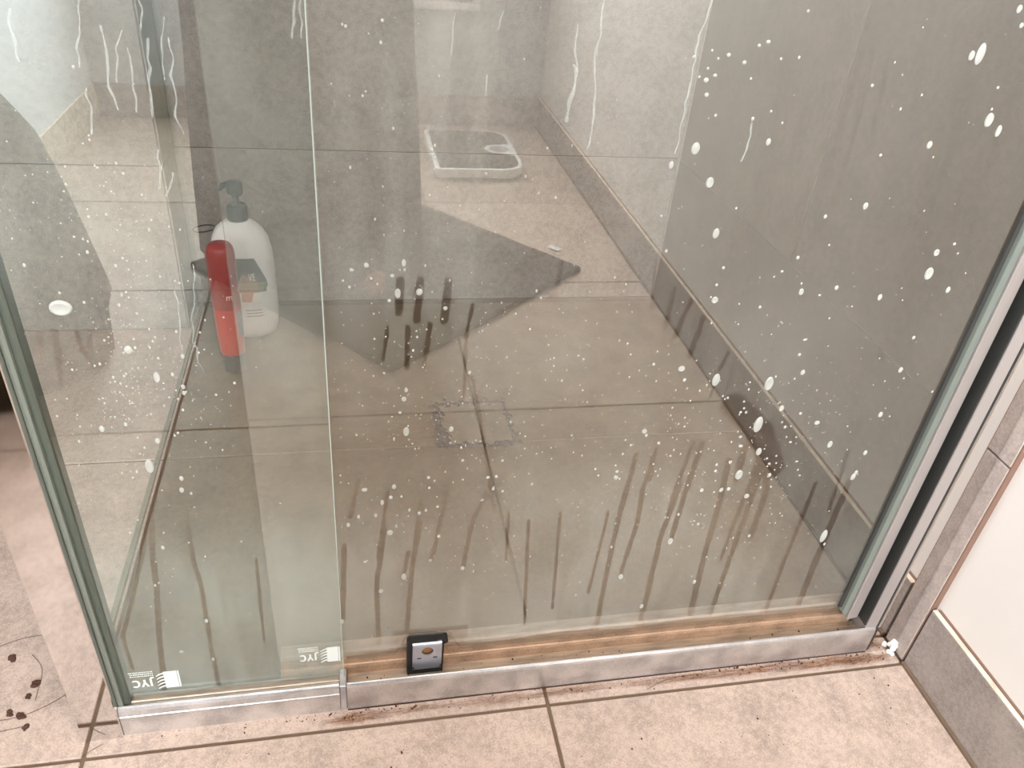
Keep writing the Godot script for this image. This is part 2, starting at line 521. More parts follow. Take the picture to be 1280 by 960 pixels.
# ------------------------------------------------------------------ the screen
func build_track() -> void:
	var t := thing("bottom_track", "long dirty chrome bottom track under the sliding glass pane, brown with rust inside", "track")
	var x_at := func(p: Vector2, x: float) -> Vector3: return Vector3(x, p.y, p.x)
	var a := -0.6665
	var b := -0.0385
	var lip := [Vector2(0.0223, 0.0), Vector2(0.0223, 0.0375), Vector2(0.0217, 0.0405), Vector2(0.0205, 0.0424), Vector2(0.0192, 0.0428), Vector2(0.0182, 0.0420), Vector2(0.0178, 0.0405), Vector2(0.0178, 0.0)]
	var st := st_new()
	prism(st, lip, a, b, x_at)
	obj("front_lip", st, M.chrome, t)
	box_obj("shadow_line", Vector3(a, 0.0001, 0.0222), Vector3(b, 0.0016, 0.0232), M.shadow_brown, t, 0.0003)  # shadow at the foot of the lip, painted as a dark strip
	box_obj("channel_floor", Vector3(a, 0.0, -0.004), Vector3(b - 0.008, 0.029, 0.0177), M.dirty_alloy, t)
	st = st_new()
	prism(st, [Vector2(-0.002, 0.0), Vector2(-0.002, 0.0395), Vector2(-0.0032, 0.0425), Vector2(-0.0045, 0.0432), Vector2(-0.014, 0.0432), Vector2(-0.014, 0.0)], -0.735, b - 0.02, x_at)
	obj("inner_wall", st, M.rusty, t)
	st = st_new()
	prism(st, [Vector2(-0.0142, 0.0), Vector2(-0.0142, 0.050), Vector2(-0.0155, 0.0525), Vector2(-0.028, 0.0525), Vector2(-0.030, 0.050), Vector2(-0.030, 0.0)], -0.735, b - 0.012, x_at)
	obj("rear_ledge", st, M.dirty_alloy, t)
	# the front piece under the fixed pane
	var f := thing("track_cover", "short chrome bottom rail under the fixed left pane, with a fine groove along it", "rail")
	var cov := [Vector2(0.0223, 0.0), Vector2(0.0223, 0.0285), Vector2(0.0215, 0.0292), Vector2(0.0215, 0.0300), Vector2(0.0221, 0.0307), Vector2(0.0215, 0.0375), Vector2(0.0200, 0.0405), Vector2(0.0178, 0.0412), Vector2(0.0130, 0.0375), Vector2(0.0110, 0.0345), Vector2(-0.0015, 0.0330), Vector2(-0.0015, 0.0)]
	st = st_new()
	prism(st, cov, -0.8915, -0.6745, x_at)
	obj("rail_body", st, M.chrome, f)
	box_obj("end_cap", Vector3(-0.6742, 0.0, -0.001), Vector3(-0.6668, 0.0405, 0.0212), M.alloy, f, 0.001)
	box_obj("glazing_seal", Vector3(-0.888, 0.0325, 0.0025), Vector3(-0.672, 0.0372, 0.0112), M.dirty_alloy, f, 0.001)

func ngon(cx: float, cy: float, r: float, a0: float, a1: float, n: int) -> Array:
	var out := []
	for k in n + 1:
		var a := lerpf(a0, a1, float(k) / n)
		out.append(Vector2(cx + r * cos(a), cy + r * sin(a)))
	return out

func build_frame() -> void:
	var y_at := func(p: Vector2, y: float) -> Vector3: return Vector3(p.x, y, p.y)
	# jamb on the right wall: wide polished face, step, dark gap behind
	var j := thing("wall_jamb", "polished chrome upright fixed to the right wall beside the sliding pane", "frame")
	var st := st_new()
	prism(st, [Vector2(-0.0008, -0.02), Vector2(-0.0008, 0.0224), Vector2(-0.0016, 0.0232), Vector2(-0.0358, 0.0232), Vector2(-0.0362, 0.0226), Vector2(-0.0362, -0.02)], 0.0, TOP, y_at)
	obj("polished_face", st, M.mirror, j)
	st = st_new()
	prism(st, [Vector2(-0.0372, -0.02), Vector2(-0.0372, 0.0190), Vector2(-0.0378, 0.0196), Vector2(-0.0508, 0.0190), Vector2(-0.0517, 0.018), Vector2(-0.0517, -0.02)], 0.0, TOP, y_at)
	obj("inner_face", st, M.plain_alloy, j)
	box_obj("shadow_gap", Vector3(-0.0373, 0.0, -0.02), Vector3(-0.0361, TOP, 0.0200), M.gasket, j, 0.0)
	box_obj("gap_shade", Vector3(-0.0535, 0.046, -0.02), Vector3(-0.0516, TOP, 0.0186), M.gasket, j, 0.0004)  # shade of the gap, put on the jamb's lit side as a dark strip
	box_obj("brush_seal", Vector3(-0.0610, 0.046, -0.02), Vector3(-0.0537, TOP, 0.004), M.gasket, j, 0.001)
	var blob := st_new()
	for q in [[0.004, 0.009, 0.0245, 0.0042], [0.002, 0.005, 0.0262, 0.0035], [-0.004, 0.003, 0.028, 0.003], [0.0035, 0.014, 0.0242, 0.003], [-0.001, 0.002, 0.031, 0.0028]]:
		lathe(blob, [Vector2(0, -1), Vector2(0.5, -0.86), Vector2(0.87, -0.5), Vector2(1, 0), Vector2(0.87, 0.5), Vector2(0.5, 0.86), Vector2(0, 1)].map(func(v): return v * q[3]), 10, Vector3(-0.006 + q[0], q[1], q[2]))
	obj("silicone_blob", blob, M.silicone, j)
	# the sliding pane's own upright, which stops above the track
	# corner post on the left
	var p := thing("corner_post", "wide polished chrome corner post left of the fixed pane", "post")
	st = st_new()
	prism(st, [Vector2(-0.8918, -0.022), Vector2(-0.8918, 0.0242), Vector2(-0.8926, 0.025), Vector2(-0.9296, 0.025), Vector2(-0.9305, 0.0242), Vector2(-0.9305, -0.022)], 0.0, TOP, y_at)
	obj("post_body", st, M.mirror, p)
	st = st_new()
	prism(st, [Vector2(-0.8917, 0.0), Vector2(-0.8917, 0.0165), Vector2(-0.8890, 0.0178), Vector2(-0.8868, 0.0165), Vector2(-0.8868, 0.0)], 0.034, TOP, y_at)
	obj("edge_bead", st, M.seal, p)
	st = st_new()
	prism(st, [Vector2(-0.8867, -0.002), Vector2(-0.8867, 0.0125), Vector2(-0.8830, 0.0135), Vector2(-0.8812, 0.0115), Vector2(-0.8812, -0.002)], 0.036, TOP, y_at)
	obj("glazing_gasket", st, M.mid_gasket, p)
	# top rail, above the picture
	var h := thing("top_rail", "chrome rail along the top of the shower screen", "rail")
	box_obj("rail_body", Vector3(-0.93, TOP, -0.03), Vector3(0.0, TOP + 0.045, 0.025), M.chrome, h, 0.003)

func build_panes() -> void:
	var back := flat_mat(Color(1, 1, 1, 0.0), 0.02)
	back.transparency = BaseMaterial3D.TRANSPARENCY_ALPHA
	back.metallic_specular = 0.2
	var edge := flat_mat(Color(0.42, 0.42, 0.36, 0.28), 0.3)
	edge.transparency = BaseMaterial3D.TRANSPARENCY_ALPHA
	var streaks: Array = [[0.0291,[Vector2(-0.3033,0.3748),Vector2(-0.2650,0.3397),Vector2(-0.2385,0.2924)]],[0.0051,[Vector2(-0.3879,0.3209),Vector2(-0.3900,0.2777),Vector2(-0.3914,0.2513),Vector2(-0.3924,0.1894),Vector2(-0.3908,0.0667)]],[0.0044,[Vector2(-0.3700,0.3158),Vector2(-0.3733,0.2722),Vector2(-0.3704,0.2330),Vector2(-0.3760,0.1537)]],[0.0058,[Vector2(-0.3347,0.2765),Vector2(-0.3409,0.2016),Vector2(-0.3385,0.1081),Vector2(-0.3388,0.0633)]],[0.0043,[Vector2(-0.3327,0.3320),Vector2(-0.3387,0.2672),Vector2(-0.3384,0.2411)]],[0.0061,[Vector2(-0.3231,0.3295),Vector2(-0.3265,0.2663),Vector2(-0.3283,0.2050)]],[0.0067,[Vector2(-0.2899,0.3063),Vector2(-0.2859,0.2629),Vector2(-0.2840,0.1728),Vector2(-0.2792,0.0674)]],[0.0058,[Vector2(-0.2505,0.2880),Vector2(-0.2520,0.1792),Vector2(-0.2538,0.0695)]],[0.0051,[Vector2(-0.1824,0.2678),Vector2(-0.1834,0.1530),Vector2(-0.1824,0.0639)]],[0.0085,[Vector2(-0.1431,0.2692),Vector2(-0.1437,0.1677),Vector2(-0.1425,0.1182),Vector2(-0.1421,0.0612)]],[0.0103,[Vector2(-0.2698,0.3390),Vector2(-0.2726,0.3244)]],[0.0107,[Vector2(-0.2578,0.3294),Vector2(-0.2549,0.2883),Vector2(-0.2549,0.2560)]],[0.0074,[Vector2(-0.2483,0.3228),Vector2(-0.2366,0.2545),Vector2(-0.2355,0.1944)]],[0.0071,[Vector2(-0.2766,0.3206),Vector2(-0.2743,0.2792)]],[0.0021,[Vector2(-0.4078,0.5193),Vector2(-0.4033,0.4813)]],[0.0036,[Vector2(-0.3861,0.4975),Vector2(-0.3872,0.4610)]],[0.0044,[Vector2(-0.3693,0.4853),Vector2(-0.3767,0.4489)]],[0.0045,[Vector2(-0.3540,0.4689),Vector2(-0.3584,0.4295)]],[0.0040,[Vector2(-0.4855,0.5238),Vector2(-0.4867,0.5015),Vector2(-0.4913,0.4894)]],[0.0031,[Vector2(-0.3219,0.4325),Vector2(-0.3265,0.4140)]],[0.0024,[Vector2(-0.3275,0.3958),Vector2(-0.3276,0.3860)]],[0.0028,[Vector2(-0.3376,0.6150),Vector2(-0.3379,0.5526),Vector2(-0.3431,0.5132)]],[0.0033,[Vector2(-0.2771,0.7097),Vector2(-0.2714,0.6606),Vector2(-0.2686,0.6421),Vector2(-0.2659,0.5762),Vector2(-0.2691,0.5209)]],[0.0038,[Vector2(-0.1444,0.6618),Vector2(-0.1384,0.5881),Vector2(-0.1381,0.5428)]],[0.0047,[Vector2(-0.1543,0.6026),Vector2(-0.1518,0.5347)]],[0.0029,[Vector2(-0.1955,0.6576),Vector2(-0.1895,0.5953),Vector2(-0.1850,0.5398)]],[0.0047,[Vector2(-0.6249,0.2463),Vector2(-0.6335,0.1667),Vector2(-0.6321,0.0797)]],[0.0047,[Vector2(-0.5912,0.2504),Vector2(-0.5980,0.1924),Vector2(-0.6035,0.0833)]],[0.0032,[Vector2(-0.6021,0.2119),Vector2(-0.6066,0.1785)]],[0.0032,[Vector2(-0.5722,0.2517),Vector2(-0.5800,0.1983)]],[0.0041,[Vector2(-0.5401,0.2561),Vector2(-0.5474,0.1832)]],[0.0048,[Vector2(-0.6625,0.2290),Vector2(-0.6679,0.1232)]],[0.0019,[Vector2(-0.6207,0.4649),Vector2(-0.6247,0.4343)]],[0.0033,[Vector2(-0.6050,0.4645),Vector2(-0.6053,0.4243)]],[0.0039,[Vector2(-0.5873,0.4663),Vector2(-0.5910,0.4284)]],[0.0036,[Vector2(-0.6471,0.3077),Vector2(-0.6562,0.2626)]],[0.0038,[Vector2(-0.5668,0.2928),Vector2(-0.5722,0.2517),Vector2(-0.5785,0.2015)]],[0.0039,[Vector2(-0.5307,0.2799),Vector2(-0.5431,0.2395),Vector2(-0.5465,0.1980)]],[0.0031,[Vector2(-0.5916,0.2790),Vector2(-0.5974,0.2036)]],[0.0031,[Vector2(-0.6217,0.2913),Vector2(-0.6314,0.2073)]],[0.0025,[Vector2(-0.5065,0.2562),Vector2(-0.5036,0.1898)]],[0.0025,[Vector2(-0.1683,0.4101),Vector2(-0.1652,0.4618),Vector2(-0.1719,0.5175)]],[0.0039,[Vector2(-0.2595,0.2564),Vector2(-0.2630,0.1631)]],[0.0021,[Vector2(-0.5541,0.4845),Vector2(-0.5578,0.4551),Vector2(-0.5568,0.4079),Vector2(-0.5573,0.3913)]],[0.0022,[Vector2(-0.5504,0.4158),Vector2(-0.5410,0.3734),Vector2(-0.5317,0.3182),Vector2(-0.5199,0.2574)]],[0.0039,[Vector2(-0.1606,0.3132),Vector2(-0.1530,0.2245)]],[0.0025,[Vector2(-0.3689,0.3265),Vector2(-0.3677,0.2863)]],[0.0027,[Vector2(-0.4041,0.2470),Vector2(-0.4083,0.1300)]],[0.0027,[Vector2(-0.4541,0.2515),Vector2(-0.4459,0.1092)]],[0.0027,[Vector2(-0.4855,0.2437),Vector2(-0.4750,0.0869)]],[0.0046,[Vector2(-0.2842,0.7036),Vector2(-0.2804,0.6487),Vector2(-0.2795,0.5872)]],[0.0041,[Vector2(-0.2625,0.6888),Vector2(-0.2516,0.6257)]],[0.0058,[Vector2(-0.1824,0.6521),Vector2(-0.1778,0.6021),Vector2(-0.1765,0.5471)]],[0.0044,[Vector2(-0.1497,0.6652),Vector2(-0.1404,0.6094)]],[0.0044,[Vector2(-0.2933,0.5870),Vector2(-0.2896,0.5181)]],[0.0062,[Vector2(-0.6108,0.5062),Vector2(-0.6120,0.4784)]],[0.0063,[Vector2(-0.5956,0.5061),Vector2(-0.5981,0.4709)]],[0.0064,[Vector2(-0.5740,0.5059),Vector2(-0.5759,0.4704)]]]
	var front_streaks: Array = [[0.0052,[Vector2(-0.7782,0.4144),Vector2(-0.8104,0.3284),Vector2(-0.8203,0.2978),Vector2(-0.8280,0.2458),Vector2(-0.8307,0.2081),Vector2(-0.8392,0.1412),Vector2(-0.8477,0.0528)]],[0.0040,[Vector2(-0.7794,0.4145),Vector2(-0.7906,0.3356),Vector2(-0.7946,0.2983),Vector2(-0.7957,0.2281),Vector2(-0.7935,0.2035),Vector2(-0.7955,0.1019),Vector2(-0.7956,0.0434)]],[0.0034,[Vector2(-0.8161,0.3200),Vector2(-0.8388,0.2369),Vector2(-0.8601,0.1716),Vector2(-0.8717,0.1378),Vector2(-0.8716,0.0892)]],[0.0037,[Vector2(-0.8570,0.4745),Vector2(-0.8577,0.4618),Vector2(-0.8617,0.4334)]],[0.0037,[Vector2(-0.8429,0.4715),Vector2(-0.8429,0.4614),Vector2(-0.8387,0.4474)]],[0.0032,[Vector2(-0.8669,0.4721),Vector2(-0.8697,0.4533)]],[0.0032,[Vector2(-0.8339,0.4713),Vector2(-0.8366,0.4578)]],[0.0033,[Vector2(-0.7517,0.5431),Vector2(-0.7596,0.5124),Vector2(-0.7629,0.4797),Vector2(-0.7722,0.4452),Vector2(-0.7782,0.4144)]],[0.0023,[Vector2(-0.7418,0.2262),Vector2(-0.7449,0.1127)]],[0.0016,[Vector2(-0.7725,0.5430),Vector2(-0.7744,0.5062)]]]
	# sliding pane
	var film := film_image(900, 1024, -0.74, -0.066, 0.8, 11, func(x: float, y: float) -> float:
		if y < 0.0655 + 0.0025 * sin(x * 40.0):
			return 0.012
		var s := 0.035 + 0.07 * smoothstep(0.20, 0.30, y) * smoothstep(0.55, 0.40, y) * smoothstep(-0.60, -0.48, x) + 0.23 * smoothstep(0.36, 0.12, y) + 0.14 * smoothstep(-0.48, -0.58, x) * smoothstep(0.25, 0.5, y)
		s *= lerpf(0.4, 1.0, smoothstep(-0.12, -0.42, x))
		if absf(x + 0.577) < 0.040 and y < 0.095:
			s *= 0.3
		return s, streaks)
	var outline := [Vector2(-0.7345, TOP), Vector2(-0.7345, 0.0570), Vector2(-0.6150, 0.0560), Vector2(-0.6090, 0.0640), Vector2(-0.6050, 0.0770), Vector2(-0.6005, 0.0838), Vector2(-0.5590, 0.0828), Vector2(-0.5540, 0.0775), Vector2(-0.5490, 0.0640), Vector2(-0.5420, 0.0550), Vector2(-0.0850, 0.0550)]
	outline += ngon(-0.080, 0.067, 0.012, -PI / 2, 0.0, 6)
	outline += [Vector2(-0.068, TOP)]
	var s := thing("sliding_pane", "large clear sliding glass pane on the right, streaked with water runs and dried soap drops", "glass pane")
	put("glass", pane_mesh(outline, 0.0, 0.005, -0.74, -0.066, 0.8, [shine_mat(0.21, Color(0.93, 0.93, 0.90)), back, edge]), null, s)
	film_sheet(s, film, Color(0.82, 0.82, 0.77), -0.74, -0.066, 0.8, -0.7345, -0.0685, 0.0848, 0.0)
	# below the clip notch the veil goes on at either side of it
	film_sheet_strip(s, film, Color(0.82, 0.82, 0.77), -0.74, -0.066, 0.8, -0.7345, -0.6105, 0.0575, 0.0848, 0.0)
	film_sheet_strip(s, film, Color(0.82, 0.82, 0.77), -0.74, -0.066, 0.8, -0.5430, -0.0690, 0.0575, 0.0848, 0.0)
	var y_at := func(p: Vector2, y: float) -> Vector3: return Vector3(p.x, y, p.y)
	var st := st_new()
	prism(st, [Vector2(-0.0770, 0.002), Vector2(-0.0770, 0.0118), Vector2(-0.0762, 0.0125), Vector2(-0.0622, 0.0105), Vector2(-0.0613, 0.0095), Vector2(-0.0613, 0.002)], 0.0535, TOP, y_at)
	obj("edge_profile", st, M.plain_alloy, s)
	st = st_new()
	prism(st, [Vector2(-0.0772, 0.0003), Vector2(-0.0772, 0.0095), Vector2(-0.0795, 0.0098), Vector2(-0.0820, 0.0070), Vector2(-0.0826, 0.0003)], 0.060, TOP, y_at)
	obj("edge_seal", st, M.seal, s)
	st = st_new()
	prism(st, [Vector2(-0.0828, 0.0003), Vector2(-0.0830, 0.0035), Vector2(-0.0862, 0.0030), Vector2(-0.0868, 0.0003)], 0.066, TOP, y_at)
	obj("seal_lip", st, M.gasket, s)
	var drops: Array = [[-0.1851,0.6882,0.0035,0.0078],[-0.1922,0.6868,0.0023,0.0036],[-0.1676,0.7196,0.0022,0.0029],[-0.1603,0.7090,0.0018,0.0020],[-0.1549,0.6409,0.0035,0.0055],[-0.1423,0.6326,0.0024,0.0047],[-0.1989,0.6202,0.0024,0.0031],[-0.3365,0.6190,0.0020,0.0027],[-0.3538,0.6356,0.0014,0.0015],[-0.3936,0.6126,0.0033,0.0047],[-0.4102,0.5998,0.0019,0.0030],[-0.3763,0.5869,0.0032,0.0043],[-0.3609,0.5452,0.0028,0.0044],[-0.4000,0.5299,0.0013,0.0016],[-0.2824,0.5238,0.0016,0.0019],[-0.2362,0.5694,0.0022,0.0031],[-0.1525,0.5282,0.0027,0.0031],[-0.1515,0.5082,0.0039,0.0059],[-0.1383,0.5363,0.0015,0.0014],[-0.3626,0.6859,0.0013,0.0012],[-0.3565,0.6885,0.0017,0.0013],[-0.3838,0.6786,0.0016,0.0014],[-0.3708,0.6742,0.0016,0.0014],[-0.3967,0.6612,0.0020,0.0018],[-0.3939,0.6513,0.0018,0.0017],[-0.3907,0.6647,0.0016,0.0012],[-0.4024,0.6632,0.0011,0.0010],[-0.3972,0.6691,0.0009,0.0008],[-0.3836,0.6370,0.0012,0.0013],[-0.3629,0.6636,0.0010,0.0009],[-0.2654,0.6626,0.0013,0.0012],[-0.2386,0.6112,0.0013,0.0012],[-0.1587,0.6652,0.0012,0.0011],[-0.3437,0.6778,0.0009,0.0008],[-0.3969,0.6810,0.0010,0.0009],[-0.4092,0.6761,0.0013,0.0012],[-0.3912,0.6759,0.0008,0.0007],[-0.3294,0.6333,0.0010,0.0009],[-0.3408,0.6414,0.0008,0.0008],[-0.3469,0.5148,0.0013,0.0014],[-0.4102,0.5595,0.0009,0.0009],[-0.3492,0.4992,0.0013,0.0014],[-0.2369,0.4959,0.0013,0.0013],[-0.3326,0.7096,0.0009,0.0007],[-0.2934,0.5112,0.0011,0.0011],[-0.2692,0.5601,0.0016,0.0018],[-0.2693,0.4918,0.0023,0.0031],[-0.2367,0.4953,0.0018,0.0023],[-0.1247,0.4919,0.0022,0.0032],[-0.1908,0.4853,0.0021,0.0032],[-0.1391,0.4426,0.0017,0.0020],[-0.1384,0.4069,0.0023,0.0031],[-0.3474,0.4850,0.0029,0.0031],[-0.2411,0.4077,0.0022,0.0030],[-0.3261,0.4028,0.0037,0.0068],[-0.2721,0.3967,0.0041,0.0076],[-0.2506,0.3673,0.0025,0.0035],[-0.2695,0.3490,0.0045,0.0095],[-0.2595,0.3151,0.0029,0.0045],[-0.1834,0.3194,0.0027,0.0042],[-0.1384,0.3055,0.0022,0.0032],[-0.1398,0.3543,0.0024,0.0033],[-0.2732,0.2862,0.0038,0.0061],[-0.2508,0.4275,0.0016,0.0017],[-0.2069,0.3478,0.0029,0.0023],[-0.2285,0.3599,0.0017,0.0016],[-0.3038,0.4774,0.0013,0.0016],[-0.2929,0.5112,0.0012,0.0012],[-0.2506,0.4882,0.0013,0.0012],[-0.3471,0.5150,0.0012,0.0012],[-0.2503,0.4433,0.0019,0.0011],[-0.3624,0.4165,0.0032,0.0029],[-0.3569,0.4041,0.0016,0.0018],[-0.3896,0.4219,0.0013,0.0016],[-0.3844,0.3476,0.0024,0.0027],[-0.3817,0.3426,0.0015,0.0018],[-0.3673,0.3326,0.0014,0.0017],[-0.3007,0.3013,0.0013,0.0018],[-0.2999,0.2928,0.0016,0.0018],[-0.2870,0.2672,0.0020,0.0027],[-0.2795,0.2678,0.0018,0.0023],[-0.2387,0.2831,0.0020,0.0027],[-0.3089,0.2684,0.0020,0.0027],[-0.2868,0.3036,0.0020,0.0018],[-0.2808,0.3233,0.0023,0.0017],[-0.2863,0.3644,0.0012,0.0016],[-0.2919,0.3647,0.0014,0.0016],[-0.2896,0.3693,0.0012,0.0014],[-0.2918,0.3772,0.0011,0.0012],[-0.3094,0.3821,0.0012,0.0014],[-0.2843,0.3350,0.0018,0.0015],[-0.2399,0.3443,0.0015,0.0017],[-0.2449,0.3504,0.0011,0.0013]]
	drops += [[-0.2346,0.3317,0.0010,0.0011],[-0.2479,0.3054,0.0012,0.0014],[-0.2433,0.2983,0.0015,0.0014],[-0.2358,0.2985,0.0010,0.0012],[-0.2283,0.3249,0.0017,0.0012],[-0.2918,0.3988,0.0009,0.0008],[-0.3473,0.3614,0.0011,0.0011],[-0.3520,0.3542,0.0009,0.0011],[-0.3453,0.3508,0.0011,0.0011],[-0.3101,0.3558,0.0011,0.0009],[-0.3676,0.3066,0.0009,0.0011],[-0.3636,0.2972,0.0011,0.0010],[-0.3600,0.2912,0.0009,0.0014],[-0.3992,0.2903,0.0011,0.0014],[-0.4041,0.2936,0.0014,0.0015],[-0.3216,0.3188,0.0009,0.0009],[-0.3523,0.3158,0.0011,0.0009],[-0.3950,0.3318,0.0012,0.0013],[-0.1459,0.1877,0.0038,0.0096],[-0.3280,0.1985,0.0027,0.0045],[-0.2875,0.2666,0.0020,0.0025],[-0.2795,0.2676,0.0020,0.0025],[-0.2567,0.2563,0.0027,0.0030],[-0.3017,0.2207,0.0015,0.0020],[-0.3087,0.2683,0.0020,0.0025],[-0.2377,0.1974,0.0016,0.0023],[-0.2857,0.1309,0.0020,0.0032],[-0.3415,0.0981,0.0022,0.0036],[-0.3270,0.2366,0.0015,0.0019],[-0.1394,0.2798,0.0020,0.0025],[-0.1405,0.2734,0.0027,0.0047],[-0.1406,0.1749,0.0015,0.0022],[-0.2042,0.2800,0.0012,0.0012],[-0.6071,0.3942,0.0021,0.0021],[-0.6053,0.4036,0.0015,0.0020],[-0.6050,0.3600,0.0026,0.0049],[-0.5657,0.3605,0.0020,0.0031],[-0.5527,0.4194,0.0015,0.0018],[-0.6104,0.3807,0.0013,0.0013],[-0.6155,0.2972,0.0020,0.0030],[-0.6420,0.2960,0.0027,0.0021],[-0.6185,0.2846,0.0018,0.0022],[-0.6087,0.2848,0.0011,0.0015],[-0.6265,0.2788,0.0016,0.0034],[-0.6578,0.2533,0.0018,0.0029],[-0.5921,0.2623,0.0016,0.0022],[-0.5858,0.2652,0.0014,0.0016],[-0.6015,0.2669,0.0013,0.0017],[-0.5751,0.2691,0.0014,0.0016],[-0.5725,0.2299,0.0015,0.0020],[-0.5834,0.2934,0.0012,0.0015],[-0.5844,0.3059,0.0016,0.0018],[-0.4861,0.2901,0.0012,0.0019],[-0.5232,0.2874,0.0014,0.0022],[-0.5140,0.2835,0.0012,0.0016],[-0.5214,0.3024,0.0014,0.0018],[-0.5291,0.3017,0.0017,0.0018],[-0.5169,0.3213,0.0012,0.0015],[-0.5540,0.3239,0.0016,0.0018],[-0.5326,0.2740,0.0014,0.0016],[-0.4258,0.3046,0.0010,0.0013],[-0.4031,0.2922,0.0023,0.0023],[-0.4033,0.2998,0.0018,0.0016],[-0.4547,0.4293,0.0011,0.0013],[-0.6194,0.2399,0.0028,0.0033],[-0.6135,0.2475,0.0012,0.0023],[-0.6326,0.2637,0.0014,0.0019],[-0.6481,0.2629,0.0014,0.0025],[-0.6324,0.2628,0.0015,0.0024],[-0.6058,0.1773,0.0026,0.0046],[-0.6286,0.1594,0.0024,0.0028],[-0.5471,0.1828,0.0022,0.0027],[-0.5728,0.2302,0.0016,0.0022],[-0.5800,0.1975,0.0016,0.0019],[-0.3745,0.1502,0.0028,0.0038],[-0.3924,0.1968,0.0012,0.0020],[-0.6686,0.1187,0.0024,0.0033],[-0.6190,0.2401,0.0018,0.0018],[-0.5246,0.2217,0.0013,0.0015],[-0.6434,0.2028,0.0018,0.0015],[-0.6125,0.4947,0.0023,0.0042],[-0.5958,0.4957,0.0027,0.0030],[-0.6167,0.5098,0.0016,0.0016],[-0.6359,0.5187,0.0018,0.0020],[-0.6472,0.5150,0.0012,0.0015],[-0.6324,0.5077,0.0011,0.0011],[-0.6489,0.5007,0.0011,0.0013],[-0.5752,0.4811,0.0018,0.0018],[-0.6080,0.5206,0.0017,0.0031],[-0.5969,0.4552,0.0010,0.0013],[-0.6055,0.4043,0.0012,0.0023],[-0.6190,0.4885,0.0015,0.0014],[-0.6073,0.3952,0.0021,0.0019]]
	var runs: Array = [[0.0018,[Vector2(-0.4045,0.7124),Vector2(-0.4079,0.6923),Vector2(-0.4084,0.6715),Vector2(-0.4078,0.6443),Vector2(-0.4082,0.6084)]],[0.0029,[Vector2(-0.4951,0.6678),Vector2(-0.4919,0.6601),Vector2(-0.4939,0.6403),Vector2(-0.4953,0.6287)]],[0.0018,[Vector2(-0.4809,0.6787),Vector2(-0.4771,0.6490),Vector2(-0.4748,0.6208),Vector2(-0.4762,0.6098)]],[0.0013,[Vector2(-0.5760,0.6958),Vector2(-0.5774,0.6815),Vector2(-0.5799,0.6637)]],[0.0016,[Vector2(-0.5455,0.6979),Vector2(-0.5483,0.6863)]],[0.0016,[Vector2(-0.5539,0.6587),Vector2(-0.5546,0.6446)]],[0.0019,[Vector2(-0.3535,0.6347),Vector2(-0.3526,0.6170),Vector2(-0.3535,0.6036)]],[0.0017,[Vector2(-0.4946,0.6929),Vector2(-0.4948,0.6780),Vector2(-0.4922,0.6627)]],[0.0017,[Vector2(-0.4793,0.7082),Vector2(-0.4791,0.6888),Vector2(-0.4796,0.6736)]]]
	soap(s, drops, 0.0, 5)
	water_runs(s, runs, 0.0)
	splash(s, 0.0, 41, [[-0.30, 0.33, 0.06, 260], [-0.22, 0.28, 0.05, 160], [-0.60, 0.46, 0.06, 220], [-0.58, 0.30, 0.07, 200], [-0.45, 0.25, 0.12, 180], [-0.52, 0.40, 0.10, 160], [-0.35, 0.50, 0.20, 240], [-0.2, 0.45, 0.12, 120], [-0.62, 0.6, 0.06, 90]])
	# guide clip in the notch of the sliding pane
	var c := thing("guide_clip", "small silver guide clip with a round hole, hooked over the bottom edge of the glass", "clip")
	st = st_new()
	prism(st, [Vector2(-0.6020, 0.0290), Vector2(-0.6020, 0.0765), Vector2(-0.5995, 0.0815), Vector2(-0.5605, 0.0808), Vector2(-0.5585, 0.0775), Vector2(-0.5628, 0.0750), Vector2(-0.5632, 0.0290)], -0.0045, 0.0068, func(p: Vector2, t: float) -> Vector3: return Vector3(p.x, p.y, t))
	obj("clip_body", st, M.black, c)
	st = st_new()
	var x0 := -0.5967
	var x1 := -0.5655
	var y0 := 0.0405
	var y1 := 0.0765
	var hx := -0.5808
	var hy := 0.0700
	var seg := 32
	for zz in [[0.0100, Vector3.BACK], [0.0086, Vector3.FORWARD]]:
		for k in seg:
			var ring := []
			for e in [k, k + 1]:
				var a: float = TAU * e / seg
				var d := Vector2(cos(a), sin(a))
				var tx: float = ((x1 - hx) / d.x) if d.x > 1e-6 else (((x0 - hx) / d.x) if d.x < -1e-6 else 9.0)
				var ty: float = ((y1 - hy) / d.y) if d.y > 1e-6 else (((y0 - hy) / d.y) if d.y < -1e-6 else 9.0)
				ring.append(Vector2(hx, hy) + d * 0.0062)
				ring.append(Vector2(hx, hy) + d * minf(tx, ty))
			face(st, [Vector3(ring[0].x, ring[0].y, zz[0]), Vector3(ring[1].x, ring[1].y, zz[0]), Vector3(ring[3].x, ring[3].y, zz[0]), Vector3(ring[2].x, ring[2].y, zz[0])], zz[1])
	for k in seg:
		var a := Vector2(cos(TAU * k / seg), sin(TAU * k / seg)) * 0.0062 + Vector2(hx, hy)
		var b := Vector2(cos(TAU * (k + 1) / seg), sin(TAU * (k + 1) / seg)) * 0.0062 + Vector2(hx, hy)
		face(st, [Vector3(a.x, a.y, 0.01), Vector3(b.x, b.y, 0.01), Vector3(b.x, b.y, 0.0086), Vector3(a.x, a.y, 0.0086)], Vector3(hx - a.x, hy - a.y, 0))
	face(st, [Vector3(x0, y0, 0.01), Vector3(x0, y1, 0.01), Vector3(x0, y1, 0.0086), Vector3(x0, y0, 0.0086)], Vector3.LEFT)
	face(st, [Vector3(x1, y0, 0.01), Vector3(x1, y1, 0.01), Vector3(x1, y1, 0.0086), Vector3(x1, y0, 0.0086)], Vector3.RIGHT)
